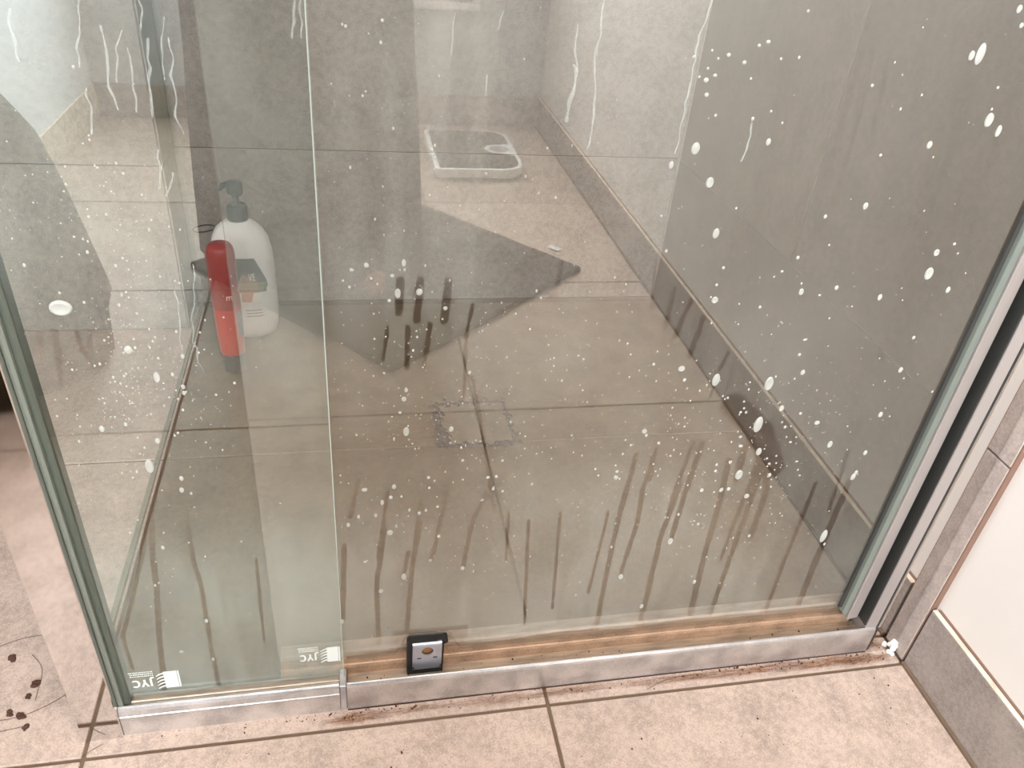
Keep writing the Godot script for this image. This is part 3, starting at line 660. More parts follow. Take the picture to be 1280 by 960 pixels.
	face(st, [Vector3(x0, y0, 0.01), Vector3(x1, y0, 0.01), Vector3(x1, y0, 0.0086), Vector3(x0, y0, 0.0086)], Vector3.DOWN)
	# the top is bent back over the glass edge
	var bend := []
	for k in 7:
		var a := PI / 2 * k / 6.0
		bend.append(Vector2(0.0055 + 0.0045 * cos(a), y1 + 0.0045 * sin(a)))
	for k in 6:
		var n0 := Vector3(0, sin(PI / 2 * k / 6.0), cos(PI / 2 * k / 6.0))
		var n1 := Vector3(0, sin(PI / 2 * (k + 1) / 6.0), cos(PI / 2 * (k + 1) / 6.0))
		soft(st, [Vector3(x0, bend[k].y, bend[k].x), Vector3(x1, bend[k].y, bend[k].x), Vector3(x1, bend[k + 1].y, bend[k + 1].x), Vector3(x0, bend[k + 1].y, bend[k + 1].x)], [n0, n0, n1, n1])
	obj("plate", st, grain_clip(), c)
	st = st_new()
	lathe(st, ngon(0, 0, 0.0061, 0.0, 0.0, 1).map(func(_v): return Vector2(0.0061, 0.0)) + [Vector2(0, 0.0004)], 24)
	var rust := obj("rust_spot", st, flat_mat(Color(0.52, 0.36, 0.20), 0.8), c)
	rust.transform = Transform3D(Basis(Vector3.RIGHT, PI / 2), Vector3(hx, hy, 0.0075))
	for q in [-0.5896, -0.5724]:
		box_obj("slot", Vector3(q - 0.0022, 0.0582, 0.0098), Vector3(q + 0.0022, 0.0600, 0.0102), M.black, c, 0.0002)
	# fixed pane
	film = film_image(420, 1024, -0.90, -0.66, 0.8, 23, func(x: float, y: float) -> float:
		if y < 0.045:
			return 0.01
		var f := 0.025 + 0.19 * smoothstep(0.32, 0.16, y)
		f += 0.06 * smoothstep(0.35, 0.55, y) * smoothstep(-0.79, -0.83, x)
		return f, front_streaks)
	outline = ngon(-0.8780, 0.0460, 0.009, PI, PI * 1.5, 5)
	outline += [Vector2(-0.6695, 0.0355), Vector2(-0.6695, TOP), Vector2(-0.8870, TOP)]
	var f := thing("fixed_pane", "narrow fixed glass pane on the left with an etched maker's mark, misted and dripping", "glass pane")
	put("glass", pane_mesh(outline, 0.0094, 0.005, -0.90, -0.66, 0.8, [shine_mat(0.21, Color(0.88, 0.93, 0.90)), back, edge]), null, f)
	film_sheet(f, film, Color(0.78, 0.82, 0.77), -0.90, -0.66, 0.8, -0.8865, -0.6700, 0.038, 0.0094)
	box_obj("polished_edge", Vector3(-0.6696, 0.037, 0.0046), Vector3(-0.6686, TOP, 0.0095), flat_mat(Color(0.66, 0.69, 0.65), 0.2), f, 0.0003)
	var front_drops: Array = [[-0.8108,0.4553,0.0029,0.0037],[-0.7949,0.4306,0.0023,0.0048],[-0.8427,0.3835,0.0020,0.0032],[-0.8246,0.3872,0.0013,0.0022],[-0.8041,0.3692,0.0019,0.0030],[-0.7773,0.4206,0.0016,0.0023],[-0.7776,0.4150,0.0015,0.0021],[-0.7739,0.4484,0.0014,0.0022],[-0.7834,0.4325,0.0012,0.0018],[-0.7912,0.4474,0.0009,0.0013],[-0.8487,0.4914,0.0077,0.0060],[-0.8141,0.3438,0.0033,0.0072],[-0.7918,0.3287,0.0017,0.0026],[-0.7934,0.3160,0.0019,0.0029],[-0.7864,0.3116,0.0011,0.0016],[-0.7677,0.3655,0.0006,0.0008],[-0.8184,0.2503,0.0016,0.0025],[-0.8329,0.2850,0.0009,0.0014],[-0.8246,0.3385,0.0011,0.0017],[-0.7948,0.1488,0.0017,0.0031],[-0.7958,0.0905,0.0014,0.0023],[-0.8321,0.2032,0.0011,0.0018],[-0.8234,0.1067,0.0022,0.0018],[-0.8415,0.2708,0.0013,0.0013]]
	var front_runs: Array = [[0.0018,[Vector2(-0.7855,0.6793),Vector2(-0.7883,0.6508),Vector2(-0.7862,0.6304)]],[0.0013,[Vector2(-0.7763,0.6772),Vector2(-0.7808,0.6622),Vector2(-0.7827,0.6469)]],[0.0013,[Vector2(-0.7625,0.6939),Vector2(-0.7644,0.6773)]],[0.0019,[Vector2(-0.7619,0.6734),Vector2(-0.7630,0.6584),Vector2(-0.7652,0.6447),Vector2(-0.7659,0.6262)]],[0.0014,[Vector2(-0.7492,0.6740),Vector2(-0.7506,0.6524),Vector2(-0.7511,0.6301),Vector2(-0.7497,0.6161)]],[0.0015,[Vector2(-0.7653,0.6059),Vector2(-0.7681,0.5937),Vector2(-0.7690,0.5790)]],[0.0015,[Vector2(-0.7597,0.5912),Vector2(-0.7658,0.5735)]],[0.0021,[Vector2(-0.8333,0.6858),Vector2(-0.8354,0.6686),Vector2(-0.8359,0.6562)]],[0.0014,[Vector2(-0.8010,0.6433),Vector2(-0.8021,0.6284),Vector2(-0.8031,0.6141)]],[0.0013,[Vector2(-0.7950,0.6921),Vector2(-0.8013,0.6658),Vector2(-0.8028,0.6544)]],[0.0019,[Vector2(-0.6760,0.6987),Vector2(-0.6766,0.6898),Vector2(-0.6775,0.6771)]],[0.0014,[Vector2(-0.6713,0.6990),Vector2(-0.6722,0.6773)]],[0.0011,[Vector2(-0.7568,0.5248),Vector2(-0.7586,0.4995),Vector2(-0.7633,0.4730),Vector2(-0.7633,0.4521),Vector2(-0.7616,0.4339)]],[0.0011,[Vector2(-0.7705,0.5074),Vector2(-0.7723,0.4799),Vector2(-0.7729,0.4523)]],[0.0009,[Vector2(-0.7506,0.6859),Vector2(-0.7545,0.6634),Vector2(-0.7553,0.6494)]],[0.0014,[Vector2(-0.7728,0.6671),Vector2(-0.7741,0.6439),Vector2(-0.7757,0.6293)]]]
	soap(f, front_drops, 0.0094, 9)
	water_runs(f, front_runs, 0.0094)
	splash(f, 0.0094, 77, [[-0.80, 0.50, 0.03, 260], [-0.83, 0.58, 0.04, 160], [-0.82, 0.40, 0.025, 220], [-0.79, 0.42, 0.025, 200], [-0.82, 0.25, 0.05, 120]])
	logo(f, Vector3(-0.8655, 0.0652, 0.0096), 0.0)
	logo(f, Vector3(-0.7035, 0.0795, 0.0096), 1.0)
	# return pane that closes the left side
	var r := thing("return_pane", "clear glass side pane running from the corner post back to the shower wall", "glass pane")
	var g := flat_mat(Color(0.75, 0.85, 0.78, 0.10), 0.03)
	g.transparency = BaseMaterial3D.TRANSPARENCY_ALPHA
	g.metallic_specular = 0.15
	box_obj("glass", Vector3(-0.938, 0.0045, -0.905), Vector3(-0.932, TOP, -0.0225), g, r, 0.0)
	box_obj("bottom_seal", Vector3(-0.939, 0.0, -0.906), Vector3(-0.931, 0.004, -0.0225), M.dim_tile[0], r, 0.002)

func grain_clip() -> StandardMaterial3D:
	var m := flat_mat(Color(0.72, 0.74, 0.78), 0.30, 0.85)
	return m

func dome(kind: int) -> ArrayMesh:
	var st := st_new()
	var prof := []
	if kind == 0:
		prof = [Vector2(1.0, 0.0), Vector2(0.93, 0.35), Vector2(0.72, 0.70), Vector2(0.40, 0.92), Vector2(0.0, 1.0)]
	else:
		prof = [Vector2(1.0, 0.0), Vector2(0.95, 0.55), Vector2(0.82, 0.9), Vector2(0.66, 0.85), Vector2(0.45, 0.55), Vector2(0.0, 0.45)]
	lathe(st, prof, 14)
	return st.commit()

func soap(parent: Node, list: Array, zf: float, seed_: int) -> void:
	rng.seed = seed_
	var shapes := [dome(0), dome(1)]
	for k in list.size():
		var d: Array = list[k]
		var hx := maxf(d[2], 0.0010)
		var hy := maxf(d[3], 0.0010)
		var o := put("soap_drop", shapes[1 if hx > 0.0022 and k % 3 != 0 else 0], M.residue, parent)
		# local y of the dome points out of the glass
		o.transform = Transform3D(Basis(Vector3(hx, 0, 0), Vector3(0, 0, minf(hx, hy) * 0.35 + 0.0002), Vector3(0, -hy, 0)), Vector3(d[0], d[1], zf))

func splash(parent: Node, zf: float, seed_: int, clouds: Array) -> void:
	rng.seed = seed_
	var mm := MultiMesh.new()
	mm.transform_format = MultiMesh.TRANSFORM_3D
	mm.mesh = dome(0)
	var all := []
	for c in clouds:
		for k in int(c[3] * (0.6 if zf > 0.001 else 0.9)):
			var x: float = c[0] + rng.randfn() * c[2]
			var y: float = c[1] + rng.randfn() * c[2] * 1.3
			if zf > 0.001:
				if x < -0.878 or x > -0.674 or y < 0.06:
					continue
			elif x < -0.664 or x > -0.092 or y < 0.08:
				continue
			var s := 0.00032 + 0.0007 * pow(rng.randf(), 3.0)
			all.append(Transform3D(Basis(Vector3(s, 0, 0), Vector3(0, 0, s * 0.5), Vector3(0, -s * rng.randf_range(1.0, 1.6), 0)), Vector3(x, y, zf)))
	mm.instance_count = all.size()
	for k in all.size():
		mm.set_instance_transform(k, all[k])
	var o := MultiMeshInstance3D.new()
	o.name = "fine_splashes"
	o.multimesh = mm
	o.material_override = M.fine_residue
	o.set_meta("kind", "stuff")
	parent.add_child(o, true)

func water_runs(parent: Node, list: Array, zf: float) -> void:
	for q in list:
		var pts := []
		var wob := noise(int(q[1][0].x * 5000.0), 60.0, 2)
		for p in q[1]:
			pts.append(Vector3(p.x, p.y, zf))
		pts = smooth_path(pts, 7)
		for i in pts.size():
			pts[i].x += 0.0022 * wob.get_noise_1d(pts[i].y)
		var w: float = q[0] * 0.62
		var st := st_new()
		tube(st, pts, func(t: float) -> float: return w * (0.45 + 0.55 * absf(sin(t * 9.0 + pts[0].x * 90.0))) * (1.0 - 0.5 * absf(t - 0.5)), 8, 0.22, Vector3.BACK)
		obj("water_run", st, M.run, parent)

# maker's mark etched into the glass, standing on its head
func logo(parent: Node, at: Vector3, small: float) -> void:
	var root := Node3D.new()
	root.name = "etched_mark"
	parent.add_child(root, true)
	root.position = at
	root.rotation.z = PI
	root.scale = Vector3.ONE * lerpf(1.0, 0.90, small)
	var f := SystemFont.new()
	f.font_names = PackedStringArray(["Droid Sans"])
	f.font_weight = 700
	var tm := TextMesh.new()
	tm.text = "JYC"
	tm.font = f
	tm.font_size = 64
	tm.pixel_size = 0.01
	tm.depth = 0.02
	var box_ := tm.get_aabb()
	var o := put("letters", tm, M.etch, root)
	var sx := 0.0210 / maxf(box_.size.x, 0.001)
	var sy := 0.0145 / maxf(box_.size.y, 0.001)
	o.transform = Transform3D(Basis(Vector3(sx, 0, 0), Vector3(0, sy, 0), Vector3(0, 0, 0.01)), Vector3(-0.0005 - box_.get_center().x * sx, -box_.get_center().y * sy, 0))
	# fine print: three rows of strokes too small to read
	var st := st_new()
	rng.seed = 5
	for row in 3:
		var x := -0.011
		while x < 0.011:
			var w := rng.randf_range(0.0006, 0.0014)
			box(st, Vector3(x, -0.0105 - row * 0.0030, -0.0001), Vector3(x + w, -0.0092 - row * 0.0030, 0.0001), 0.0)
			x += w + rng.randf_range(0.0003, 0.0010)
	var fine := obj("fine_print", st, M.etch, root)
	fine.set_meta("kind", "stuff")
	# square emblem with five curved teeth on its side
	st = st_new()
	box(st, Vector3(-0.0330, -0.0135, -0.0001), Vector3(-0.0205, 0.0120, 0.0001), 0.0)
	box(st, Vector3(-0.0350, -0.0135, -0.0001), Vector3(-0.0336, 0.0120, 0.0001), 0.0)
	obj("emblem", st, M.etch, root)
	for k in 5:
		st = st_new()
		var y := -0.0110 + k * 0.0049
		var arc := []
		for i in 7:
			var t := i / 6.0
			arc.append(Vector3(-0.0206 + 0.0072 * t, y + 0.0036 * t * t, 0.0))
		tube(st, arc, func(t: float) -> float: return 0.0013 * (1.0 - 0.6 * t), 6, 0.1, Vector3.BACK)
		obj("tooth", st, M.etch, root)

# ------------------------------------------------------------------ inside the shower
func build_drain() -> void:
	var d := thing("shower_drain", "square tile-insert floor drain in the middle of the shower, its gap black with mould", "drain", Vector3(-0.456, 0.0, -0.4775))
	var h := 0.060
	for q in [[-h, -h, h, -h + 0.0055], [-h, h - 0.0055, h, h], [-h, -h + 0.0055, -h + 0.0055, h - 0.0055], [h - 0.0055, -h + 0.0055, h, h - 0.0055]]:
		box_obj("gap_frame", Vector3(q[0], -0.001, q[1]), Vector3(q[2], 0.0012, q[3]), flat_mat(Color(0.25, 0.20, 0.165), 0.9), d, 0.0003)
	for s in [[-h + 0.0056, 0.0055], [0.0075, h - 0.0056]]:
		box_obj("cover_tile", Vector3(s[0], -0.002, -h + 0.0056), Vector3(s[1], 0.0016, h - 0.0056), M.dim_tile[1], d, 0.0006)
	rng.seed = 31
	var mm := MultiMesh.new()
	mm.transform_format = MultiMesh.TRANSFORM_3D
	mm.mesh = dome(0)
	mm.instance_count = 320
	for k in 320:
		var t := rng.randf() * 4.0
		var e := int(t)
		var u := (t - e) * 2.0 - 1.0
		if e == 3 and k % 2 == 0 or e == 0 and k % 3 == 0:
			e = 1
			u = pow(rng.randf(), 1.0) * 2.0 - 1.0
		var off := rng.randfn() * 0.005
		var p := [Vector2(u * h, -h + 0.002 + off), Vector2(-h + 0.002 + off, u * h), Vector2(u * h, h - 0.002 + off * 0.6), Vector2(h - 0.002 + off * 0.6, u * h)]
		var s := 0.0014 + 0.0052 * pow(rng.randf(), 3.0)
		mm.set_instance_transform(k, Transform3D(Basis.from_scale(Vector3(s, s * 0.4, s)), Vector3(p[e].x, 0.0013, p[e].y)))
	var o := MultiMeshInstance3D.new()
	o.name = "mould_specks"
	o.multimesh = mm
	o.material_override = M.black
	o.set_meta("kind", "stuff")
	d.add_child(o, true)

func build_bottles() -> void:
	var w := thing("pump_bottle", "large white pump bottle with a dark green label, behind the red shampoo bottle", "bottle", Vector3(-0.834, 0.001, -0.790))
	w.rotation.y = -0.12
	var white := flat_mat(Color(0.90, 0.88, 0.84), 0.35)
	var green := flat_mat(Color(0.20, 0.25, 0.22), 0.4)
	var prof := [Vector2(0, 0), Vector2(0.60, 0.0), Vector2(0.80, 0.006), Vector2(0.93, 0.018), Vector2(0.99, 0.036), Vector2(1.0, 0.06), Vector2(1.0, 0.145), Vector2(0.97, 0.170), Vector2(0.88, 0.192), Vector2(0.72, 0.208), Vector2(0.50, 0.219), Vector2(0.33, 0.224), Vector2(0.30, 0.230), Vector2(0, 0.230)]
	var st := st_new()
	lathe(st, prof.map(func(v): return Vector2(v.x * 0.054, v.y)), 36, Vector3.ZERO, 0.68)
	obj("bottle_body", st, white, w)
	st = st_new()
	lathe(st, [Vector2(0, 0.224), Vector2(0.0175, 0.224), Vector2(0.018, 0.227), Vector2(0.0175, 0.246), Vector2(0.015, 0.250), Vector2(0.0055, 0.251), Vector2(0.005, 0.268), Vector2(0, 0.268)], 24)
	obj("pump_collar", st, green, w)
	st = st_new()
	lathe(st, [Vector2(0, 0.266), Vector2(0.010, 0.267), Vector2(0.0135, 0.272), Vector2(0.0135, 0.284), Vector2(0.011, 0.290), Vector2(0, 0.291)], 20)
	tube(st, [Vector3(0.004, 0.281, 0), Vector3(-0.012, 0.282, -0.004), Vector3(-0.022, 0.279, -0.008), Vector3(-0.027, 0.272, -0.010)], func(t: float) -> float: return 0.0065 - 0.002 * t, 10)
	obj("pump_head", st, green, w)
	# label: a curved patch on the right of the front, with pale print
	var patch := func(a0: float, a1: float, y0: float, y1: float, lift: float, slant: float) -> SurfaceTool:
		var s2 := st_new()
		for i in 10:
			for j in 4:
				var P := []
				var N := []
				for c in [[i, j], [i, j + 1], [i + 1, j + 1], [i + 1, j]]:
					var v: float = c[1] / 4.0
					var aa1: float = lerpf(a1, a1 - slant, v)
					var a: float = lerpf(a0, aa1, c[0] / 10.0)
					var n := Vector3(cos(a), 0, sin(a) / 0.68).normalized()
					P.append(Vector3(cos(a) * 0.054, lerpf(y0, y1, v), sin(a) * 0.054 * 0.68) + n * lift)
					N.append(n)
				soft(s2, P, N)
		return s2
	obj("label", patch.call(PI * 0.60, PI * 0.20, 0.118, 0.166, 0.0004, -0.42), flat_mat(Color(0.16, 0.20, 0.17), 0.5), w)
	obj("label_band", patch.call(PI * 0.60, PI * 0.20, 0.108, 0.1178, 0.0004, 0.0), flat_mat(Color(0.30, 0.36, 0.20), 0.5), w)
	obj("label_foot", patch.call(PI * 0.52, PI * 0.22, 0.100, 0.1078, 0.0004, 0.0), flat_mat(Color(0.17, 0.20, 0.17), 0.5), w)
	obj("flower_print", patch.call(PI * 0.50, PI * 0.40, 0.082, 0.102, 0.0006, 0.1), flat_mat(Color(0.72, 0.52, 0.46), 0.5), w)
	for k in 3:
		obj("print_line", patch.call(PI * 0.47, PI * (0.30 - 0.01 * k), 0.064 - k * 0.006, 0.066 - k * 0.006, 0.0004, 0.0), flat_mat(Color(0.52, 0.50, 0.46), 0.6), w)
	text_on("VE", w, Vector3(0.021, 0.131, 0.0352), 0.011, 0.013, Color(0.86, 0.88, 0.84), 0.35)
	# loop handle of a hanging cord at its left
	st = st_new()
	var loop := []
	for k in 15:
		var a := TAU * (0.05 + 0.82 * k / 14.0)
		loop.append(Vector3(-0.055 + 0.019 * cos(a), 0.208 + 0.006 * sin(a) + 0.004 * cos(a), 0.012))
	tube(st, loop, func(_t: float) -> float: return 0.0014, 6, 1.0, Vector3.BACK)
	obj("carry_loop", st, M.black, w)
	var r := thing("shampoo_bottle", "slim red and orange shampoo bottle standing on its dark cap", "bottle", Vector3(-0.8500, 0.001, -0.665))
	st = st_new()
	lathe(st, [Vector2(0, 0), Vector2(0.0165, 0.0), Vector2(0.0175, 0.0015), Vector2(0.0178, 0.032), Vector2(0.017, 0.0345), Vector2(0, 0.0345)], 28)
	obj("cap", st, flat_mat(Color(0.16, 0.10, 0.085), 0.4), r)
	st = st_new()
	lathe(st, [Vector2(0, 0.035), Vector2(0.0185, 0.035), Vector2(0.0200, 0.038), Vector2(0.0215, 0.070), Vector2(0.0222, 0.125)], 32)
	obj("bottle_body", st, flat_mat(Color(0.76, 0.13, 0.035), 0.35), r)
	st = st_new()
	lathe(st, [Vector2(0.0222, 0.125), Vector2(0.0224, 0.20), Vector2(0.0222, 0.218), Vector2(0.0205, 0.228), Vector2(0.0165, 0.2335), Vector2(0, 0.235)], 32)
	obj("bottle_shoulder", st, flat_mat(Color(0.58, 0.05, 0.03), 0.3), r)
	st = st_new()
	for i in 6:
		var a0 := PI * (0.24 - 0.15 * i / 6.0)
		var a1 := PI * (0.24 - 0.15 * (i + 1) / 6.0)
		soft(st, [Vector3(cos(a0) * 0.0225, 0.075, sin(a0) * 0.0225), Vector3(cos(a0) * 0.0226, 0.118, sin(a0) * 0.0226), Vector3(cos(a1) * 0.0226, 0.118, sin(a1) * 0.0226), Vector3(cos(a1) * 0.0225, 0.075, sin(a1) * 0.0225)], [Vector3(cos(a0), 0, sin(a0)), Vector3(cos(a0), 0, sin(a0)), Vector3(cos(a1), 0, sin(a1)), Vector3(cos(a1), 0, sin(a1))])
	obj("label_stripe", st, flat_mat(Color(0.30, 0.34, 0.48), 0.4), r)
	text_on("m", r, Vector3(0.0085, 0.1480, 0.0214), 0.009, 0.007, Color(0.92, 0.80, 0.74), 0.3)

func text_on(txt: String, parent: Node, at: Vector3, w: float, h: float, c: Color, turn: float) -> void:
	var f := SystemFont.new()
	f.font_names = PackedStringArray(["Droid Sans"])
	var tm := TextMesh.new()
	tm.text = txt
	tm.font = f
	tm.font_size = 48
	tm.pixel_size = 0.01
	tm.depth = 0.05
	var b := tm.get_aabb()
	var o := put("lettering", tm, flat_mat(c, 0.5), parent)
	var sx := w / maxf(b.size.x, 0.001)
	var sy := h / maxf(b.size.y, 0.001)
	o.transform = Transform3D(Basis(Vector3.UP, turn) * Basis.from_scale(Vector3(sx, sy, 0.02)), at - Basis(Vector3.UP, turn) * Vector3(b.get_center().x * sx, b.get_center().y * sy, 0))

# ------------------------------------------------------------------ litter on the floor
func build_litter() -> void:
	rng.seed = 71
	var spots := [[-1.029, -0.0857, 0.0080, "largest reddish-brown clump of fluff on the floor, left of the corner post"], [-0.995, -0.051, 0.0075, "dark clump of fluff on the floor nearest the corner post"], [-0.998, -0.036, 0.0050, "small clump of fluff just in front of the darkest one by the post"], [-1.0095, -0.0175, 0.0048, "small dark bead-like clump beside a wider flat one by the post"], [-0.9990, -0.0140, 0.0062, "wide flat grey-brown clump of fluff by the corner post"], [-0.9915, 0.0010, 0.0058, "frontmost clump of fluff on the floor by the corner post"]]
	for s in spots:
		var t := thing("lint_clump", s[3], "lint", Vector3(s[0], 0, s[1]), "clumps of fluff on the floor by the post")
		var st := st_new()
		for k in 7:
			var r: float = s[2] * rng.randf_range(0.25, 0.55)
			var p := Vector3(rng.randf_range(-0.5, 0.5) * s[2], r * 0.25, rng.randf_range(-0.6, 0.6) * s[2])
			lathe(st, [Vector2(1.0, -0.2), Vector2(0.95, 0.1), Vector2(0.7, 0.3), Vector2(0.3, 0.42), Vector2(0, 0.44)].map(func(v): return v * r), 9, p, rng.randf_range(0.6, 1.3), rng.randf_range(0.8, 1.2))
		obj("fluff", st, M.speck, t)
	var strands := [
		[[Vector3(-1.06, 0, -0.10), Vector3(-1.02, 0, -0.115), Vector3(-0.98, 0, -0.112), Vector3(-0.945, 0, -0.10)], "long curved hair behind the largest clump of fluff"],
		[[Vector3(-1.04, 0, -0.01), Vector3(-1.0, 0, -0.012), Vector3(-0.965, 0, -0.03), Vector3(-0.945, 0, -0.055)], "hair running from the wide flat clump to the corner post"],
		[[Vector3(-1.01, 0, -0.09), Vector3(-0.997, 0, -0.075), Vector3(-0.992, 0, -0.06), Vector3(-0.990, 0, -0.03)], "hair beside the dark clump nearest the post"],
		[[Vector3(-1.03, 0, 0.005), Vector3(-1.005, 0, 0.002), Vector3(-0.992, 0, 0.0)], "short hair lying at the frontmost clump"],
		[[Vector3(-0.928, 0, 0.042), Vector3(-0.920, 0, 0.036), Vector3(-0.910, 0, 0.030)], "short straight hair at the foot of the corner post"],
		[[Vector3(-0.33, 0, 0.040), Vector3(-0.31, 0, 0.032), Vector3(-0.29, 0, 0.028), Vector3(-0.27, 0, 0.0275)], "fine curved hair on the floor in front of the long track"]]
	for s in strands:
		var t := thing("hair_strand", s[1], "hair", Vector3.ZERO, "loose hairs on the floor")
		var st := st_new()
		var pts := smooth_path(s[0], 8)
		for k in pts.size():
			pts[k].y = 0.0007
		tube(st, pts, func(_t: float) -> float: return 0.00024, 5)
		obj("strand", st, M.hair, t)
	var mm := MultiMesh.new()
	mm.transform_format = MultiMesh.TRANSFORM_3D
	mm.mesh = dome(0)
	var all := []
	for k in 420:
		var x := rng.randf_range(-0.9, -0.01)
		var z := 0.0235 + absf(rng.randfn()) * 0.006
		if k > 330:
			x = rng.randf_range(-0.85, -0.03)
			z = rng.randf_range(0.05, 0.15)
		elif k > 200:
			x = -0.02 - absf(rng.randfn()) * 0.16
		elif k > 130:
			x = -0.65 + rng.randfn() * 0.05
		if absf(z - 0.044) < 0.0025:
			continue
		var s := 0.00025 + 0.0011 * pow(rng.randf(), 4.0)
		all.append(Transform3D(Basis(Vector3.UP, rng.randf() * 6.0) * Basis.from_scale(Vector3(s * rng.randf_range(0.8, 2.2), s * 0.6, s)), Vector3(x, 0.0003, z)))
	for k in 60:
		var s := 0.0003 + 0.0009 * pow(rng.randf(), 3.0)
		all.append(Transform3D(Basis.from_scale(Vector3(s, s * 0.6, s * 1.4)), Vector3(rng.randf_range(-0.66, -0.06), 0.0292, rng.randf_range(0.0, 0.016))))
	mm.instance_count = all.size()
	for k in all.size():
		mm.set_instance_transform(k, all[k])
	var o := MultiMeshInstance3D.new()
	o.name = "dirt"
	o.multimesh = mm
	o.material_override = M.speck
	add_child(o, true)
	tag(o, "dark grit and crumbs scattered along the foot of the track", "dirt")
	o.set_meta("kind", "stuff")

# ------------------------------------------------------------------ the bathroom behind the camera
func build_room_things() -> void:
	var m := thing("bath_mat", "square brown bath mat laid diagonally, with a small white care tag", "bath mat", Vector3(-0.555, 0.0, 1.058))
	m.rotation.y = PI / 4 + 0.06
	var st := st_new()
	box(st, Vector3(-0.302, 0.0002, -0.302), Vector3(0.302, 0.013, 0.302), 0.005)
	obj("pile", st, M.mat_pile, m)
	var tag_at := Vector3(-0.170, 0.006, 1.150)
	var tg := box_obj("care_tag", Vector3(-0.016, 0.0, -0.009), Vector3(0.016, 0.0012, 0.009), M.white_plastic, m, 0.0003)
	tg.transform = m.transform.affine_inverse() * Transform3D(Basis(Vector3.UP, 0.85), tag_at + Vector3(0.006, -0.004, 0.006))
	# bathroom scale
	var s := thing("bathroom_scale", "white-rimmed bathroom scale with a grey top, reflected from the floor by the far wall", "scale", Vector3(-0.275, 0.0, 1.795))
	var body := [Vector2(-0.130, -0.175), Vector2(-0.118, -0.185), Vector2(0.060, -0.185)]
	body += ngon(0.060, -0.115, 0.070, -PI / 2, 0.0, 8)
	body += ngon(0.060, 0.115, 0.070, 0.0, PI / 2, 8)
	body += [Vector2(-0.118, 0.185), Vector2(-0.130, 0.175)]
	var up := func(p: Vector2, y: float) -> Vector3: return Vector3(p.x, y, p.y)
	st = st_new()
	prism(st, body, 0.010, 0.034, up)
	obj("scale_body", st, M.white_plastic, s)
	var grey := flat_mat(Color(0.27, 0.245, 0.225), 0.9)
	grey.metallic_specular = 0.1
	var topo := [Vector2(-0.118, -0.174), Vector2(0.060, -0.174)]
	topo += ngon(0.060, -0.115, 0.059, -PI / 2, 0.0, 8)
	topo += [Vector2(0.119, -0.052)]
	topo += ngon(0.082, 0.0, 0.045, -PI / 2, -PI * 1.5, 12)
	topo += [Vector2(0.119, 0.052)]
	topo += ngon(0.060, 0.115, 0.059, 0.0, PI / 2, 8)
	topo += [Vector2(-0.118, 0.174)]
	st = st_new()
	prism(st, topo, 0.0342, 0.0356, up)
	obj("step_plate", st, grey, s)
	st = st_new()
	lathe(st, [Vector2(0.030, 0.0), Vector2(0.030, 0.0012), Vector2(0.0, 0.0014)], 24, Vector3(0.080, 0.0341, 0.0))
	obj("display", st, flat_mat(Color(0.62, 0.60, 0.62), 0.15), s)
	for q in [[-0.1, -0.15], [-0.1, 0.15], [0.09, -0.14], [0.09, 0.14]]:
		st = st_new()
		lathe(st, [Vector2(0, 0), Vector2(0.016, 0), Vector2(0.016, 0.0101), Vector2(0, 0.0101)], 14, Vector3(q[0], 0, q[1]))
		obj("foot", st, M.white_plastic, s)
	# framed panel low on the far wall
	var p := thing("framed_panel", "white-framed access panel low on the far wall, mirrored at the top of the glass", "panel", Vector3(-0.40, 0.36, 2.153))
	var fr := [[-0.26, 0.0, 0.178, 0.022], [-0.26, 0.44, 0.178, 0.462], [-0.26, 0.0225, -0.238, 0.4395], [0.156, 0.0225, 0.178, 0.4395]]
	for q in fr:
		box_obj("frame_bar", Vector3(q[0], q[1], -0.024), Vector3(q[2], q[3], -0.0005), M.white_plastic, p, 0.003)
	box_obj("mullion", Vector3(-0.005, 0.0225, -0.020), Vector3(0.015, 0.4395, -0.0005), M.white_plastic, p, 0.002)
	box_obj("inset_panel", Vector3(-0.2375, 0.0227, -0.010), Vector3(-0.0055, 0.4393, -0.0005), flat_mat(Color(0.52, 0.50, 0.49), 0.5), p)
	box_obj("inset_panel", Vector3(0.0155, 0.0227, -0.010), Vector3(0.1555, 0.4393, -0.0005), flat_mat(Color(0.66, 0.60, 0.56), 0.5), p)
	box_obj("latch", Vector3(0.108, 0.034, -0.020), Vector3(0.150, 0.060, -0.0102), flat_mat(Color(0.35, 0.35, 0.33), 0.5), p, 0.002)
	# laundry bag by the left wall
	var b := thing("laundry_bag", "tall dark cloth laundry bag with purple and olive bands by the left wall", "laundry bag", Vector3(-1.222, 0.0, 0.74))
	var bands := [[0.0, 0.10, Color(0.24, 0.19, 0.10)], [0.10, 0.22, Color(0.17, 0.09, 0.13)], [0.22, 0.43, Color(0.20, 0.19, 0.18)]]
	var shape := Curve.new()
	for q in [[0.0, 0.163], [0.09, 0.168], [0.108, 0.180], [0.2, 0.163], [0.29, 0.146], [0.375, 0.1255], [0.43, 0.093], [1.0, 0.0]]:
		shape.add_point(Vector2(q[0], q[1]), 0, 0, Curve.TANGENT_LINEAR, Curve.TANGENT_LINEAR)
	var width := func(y: float) -> float: return shape.sample(y)
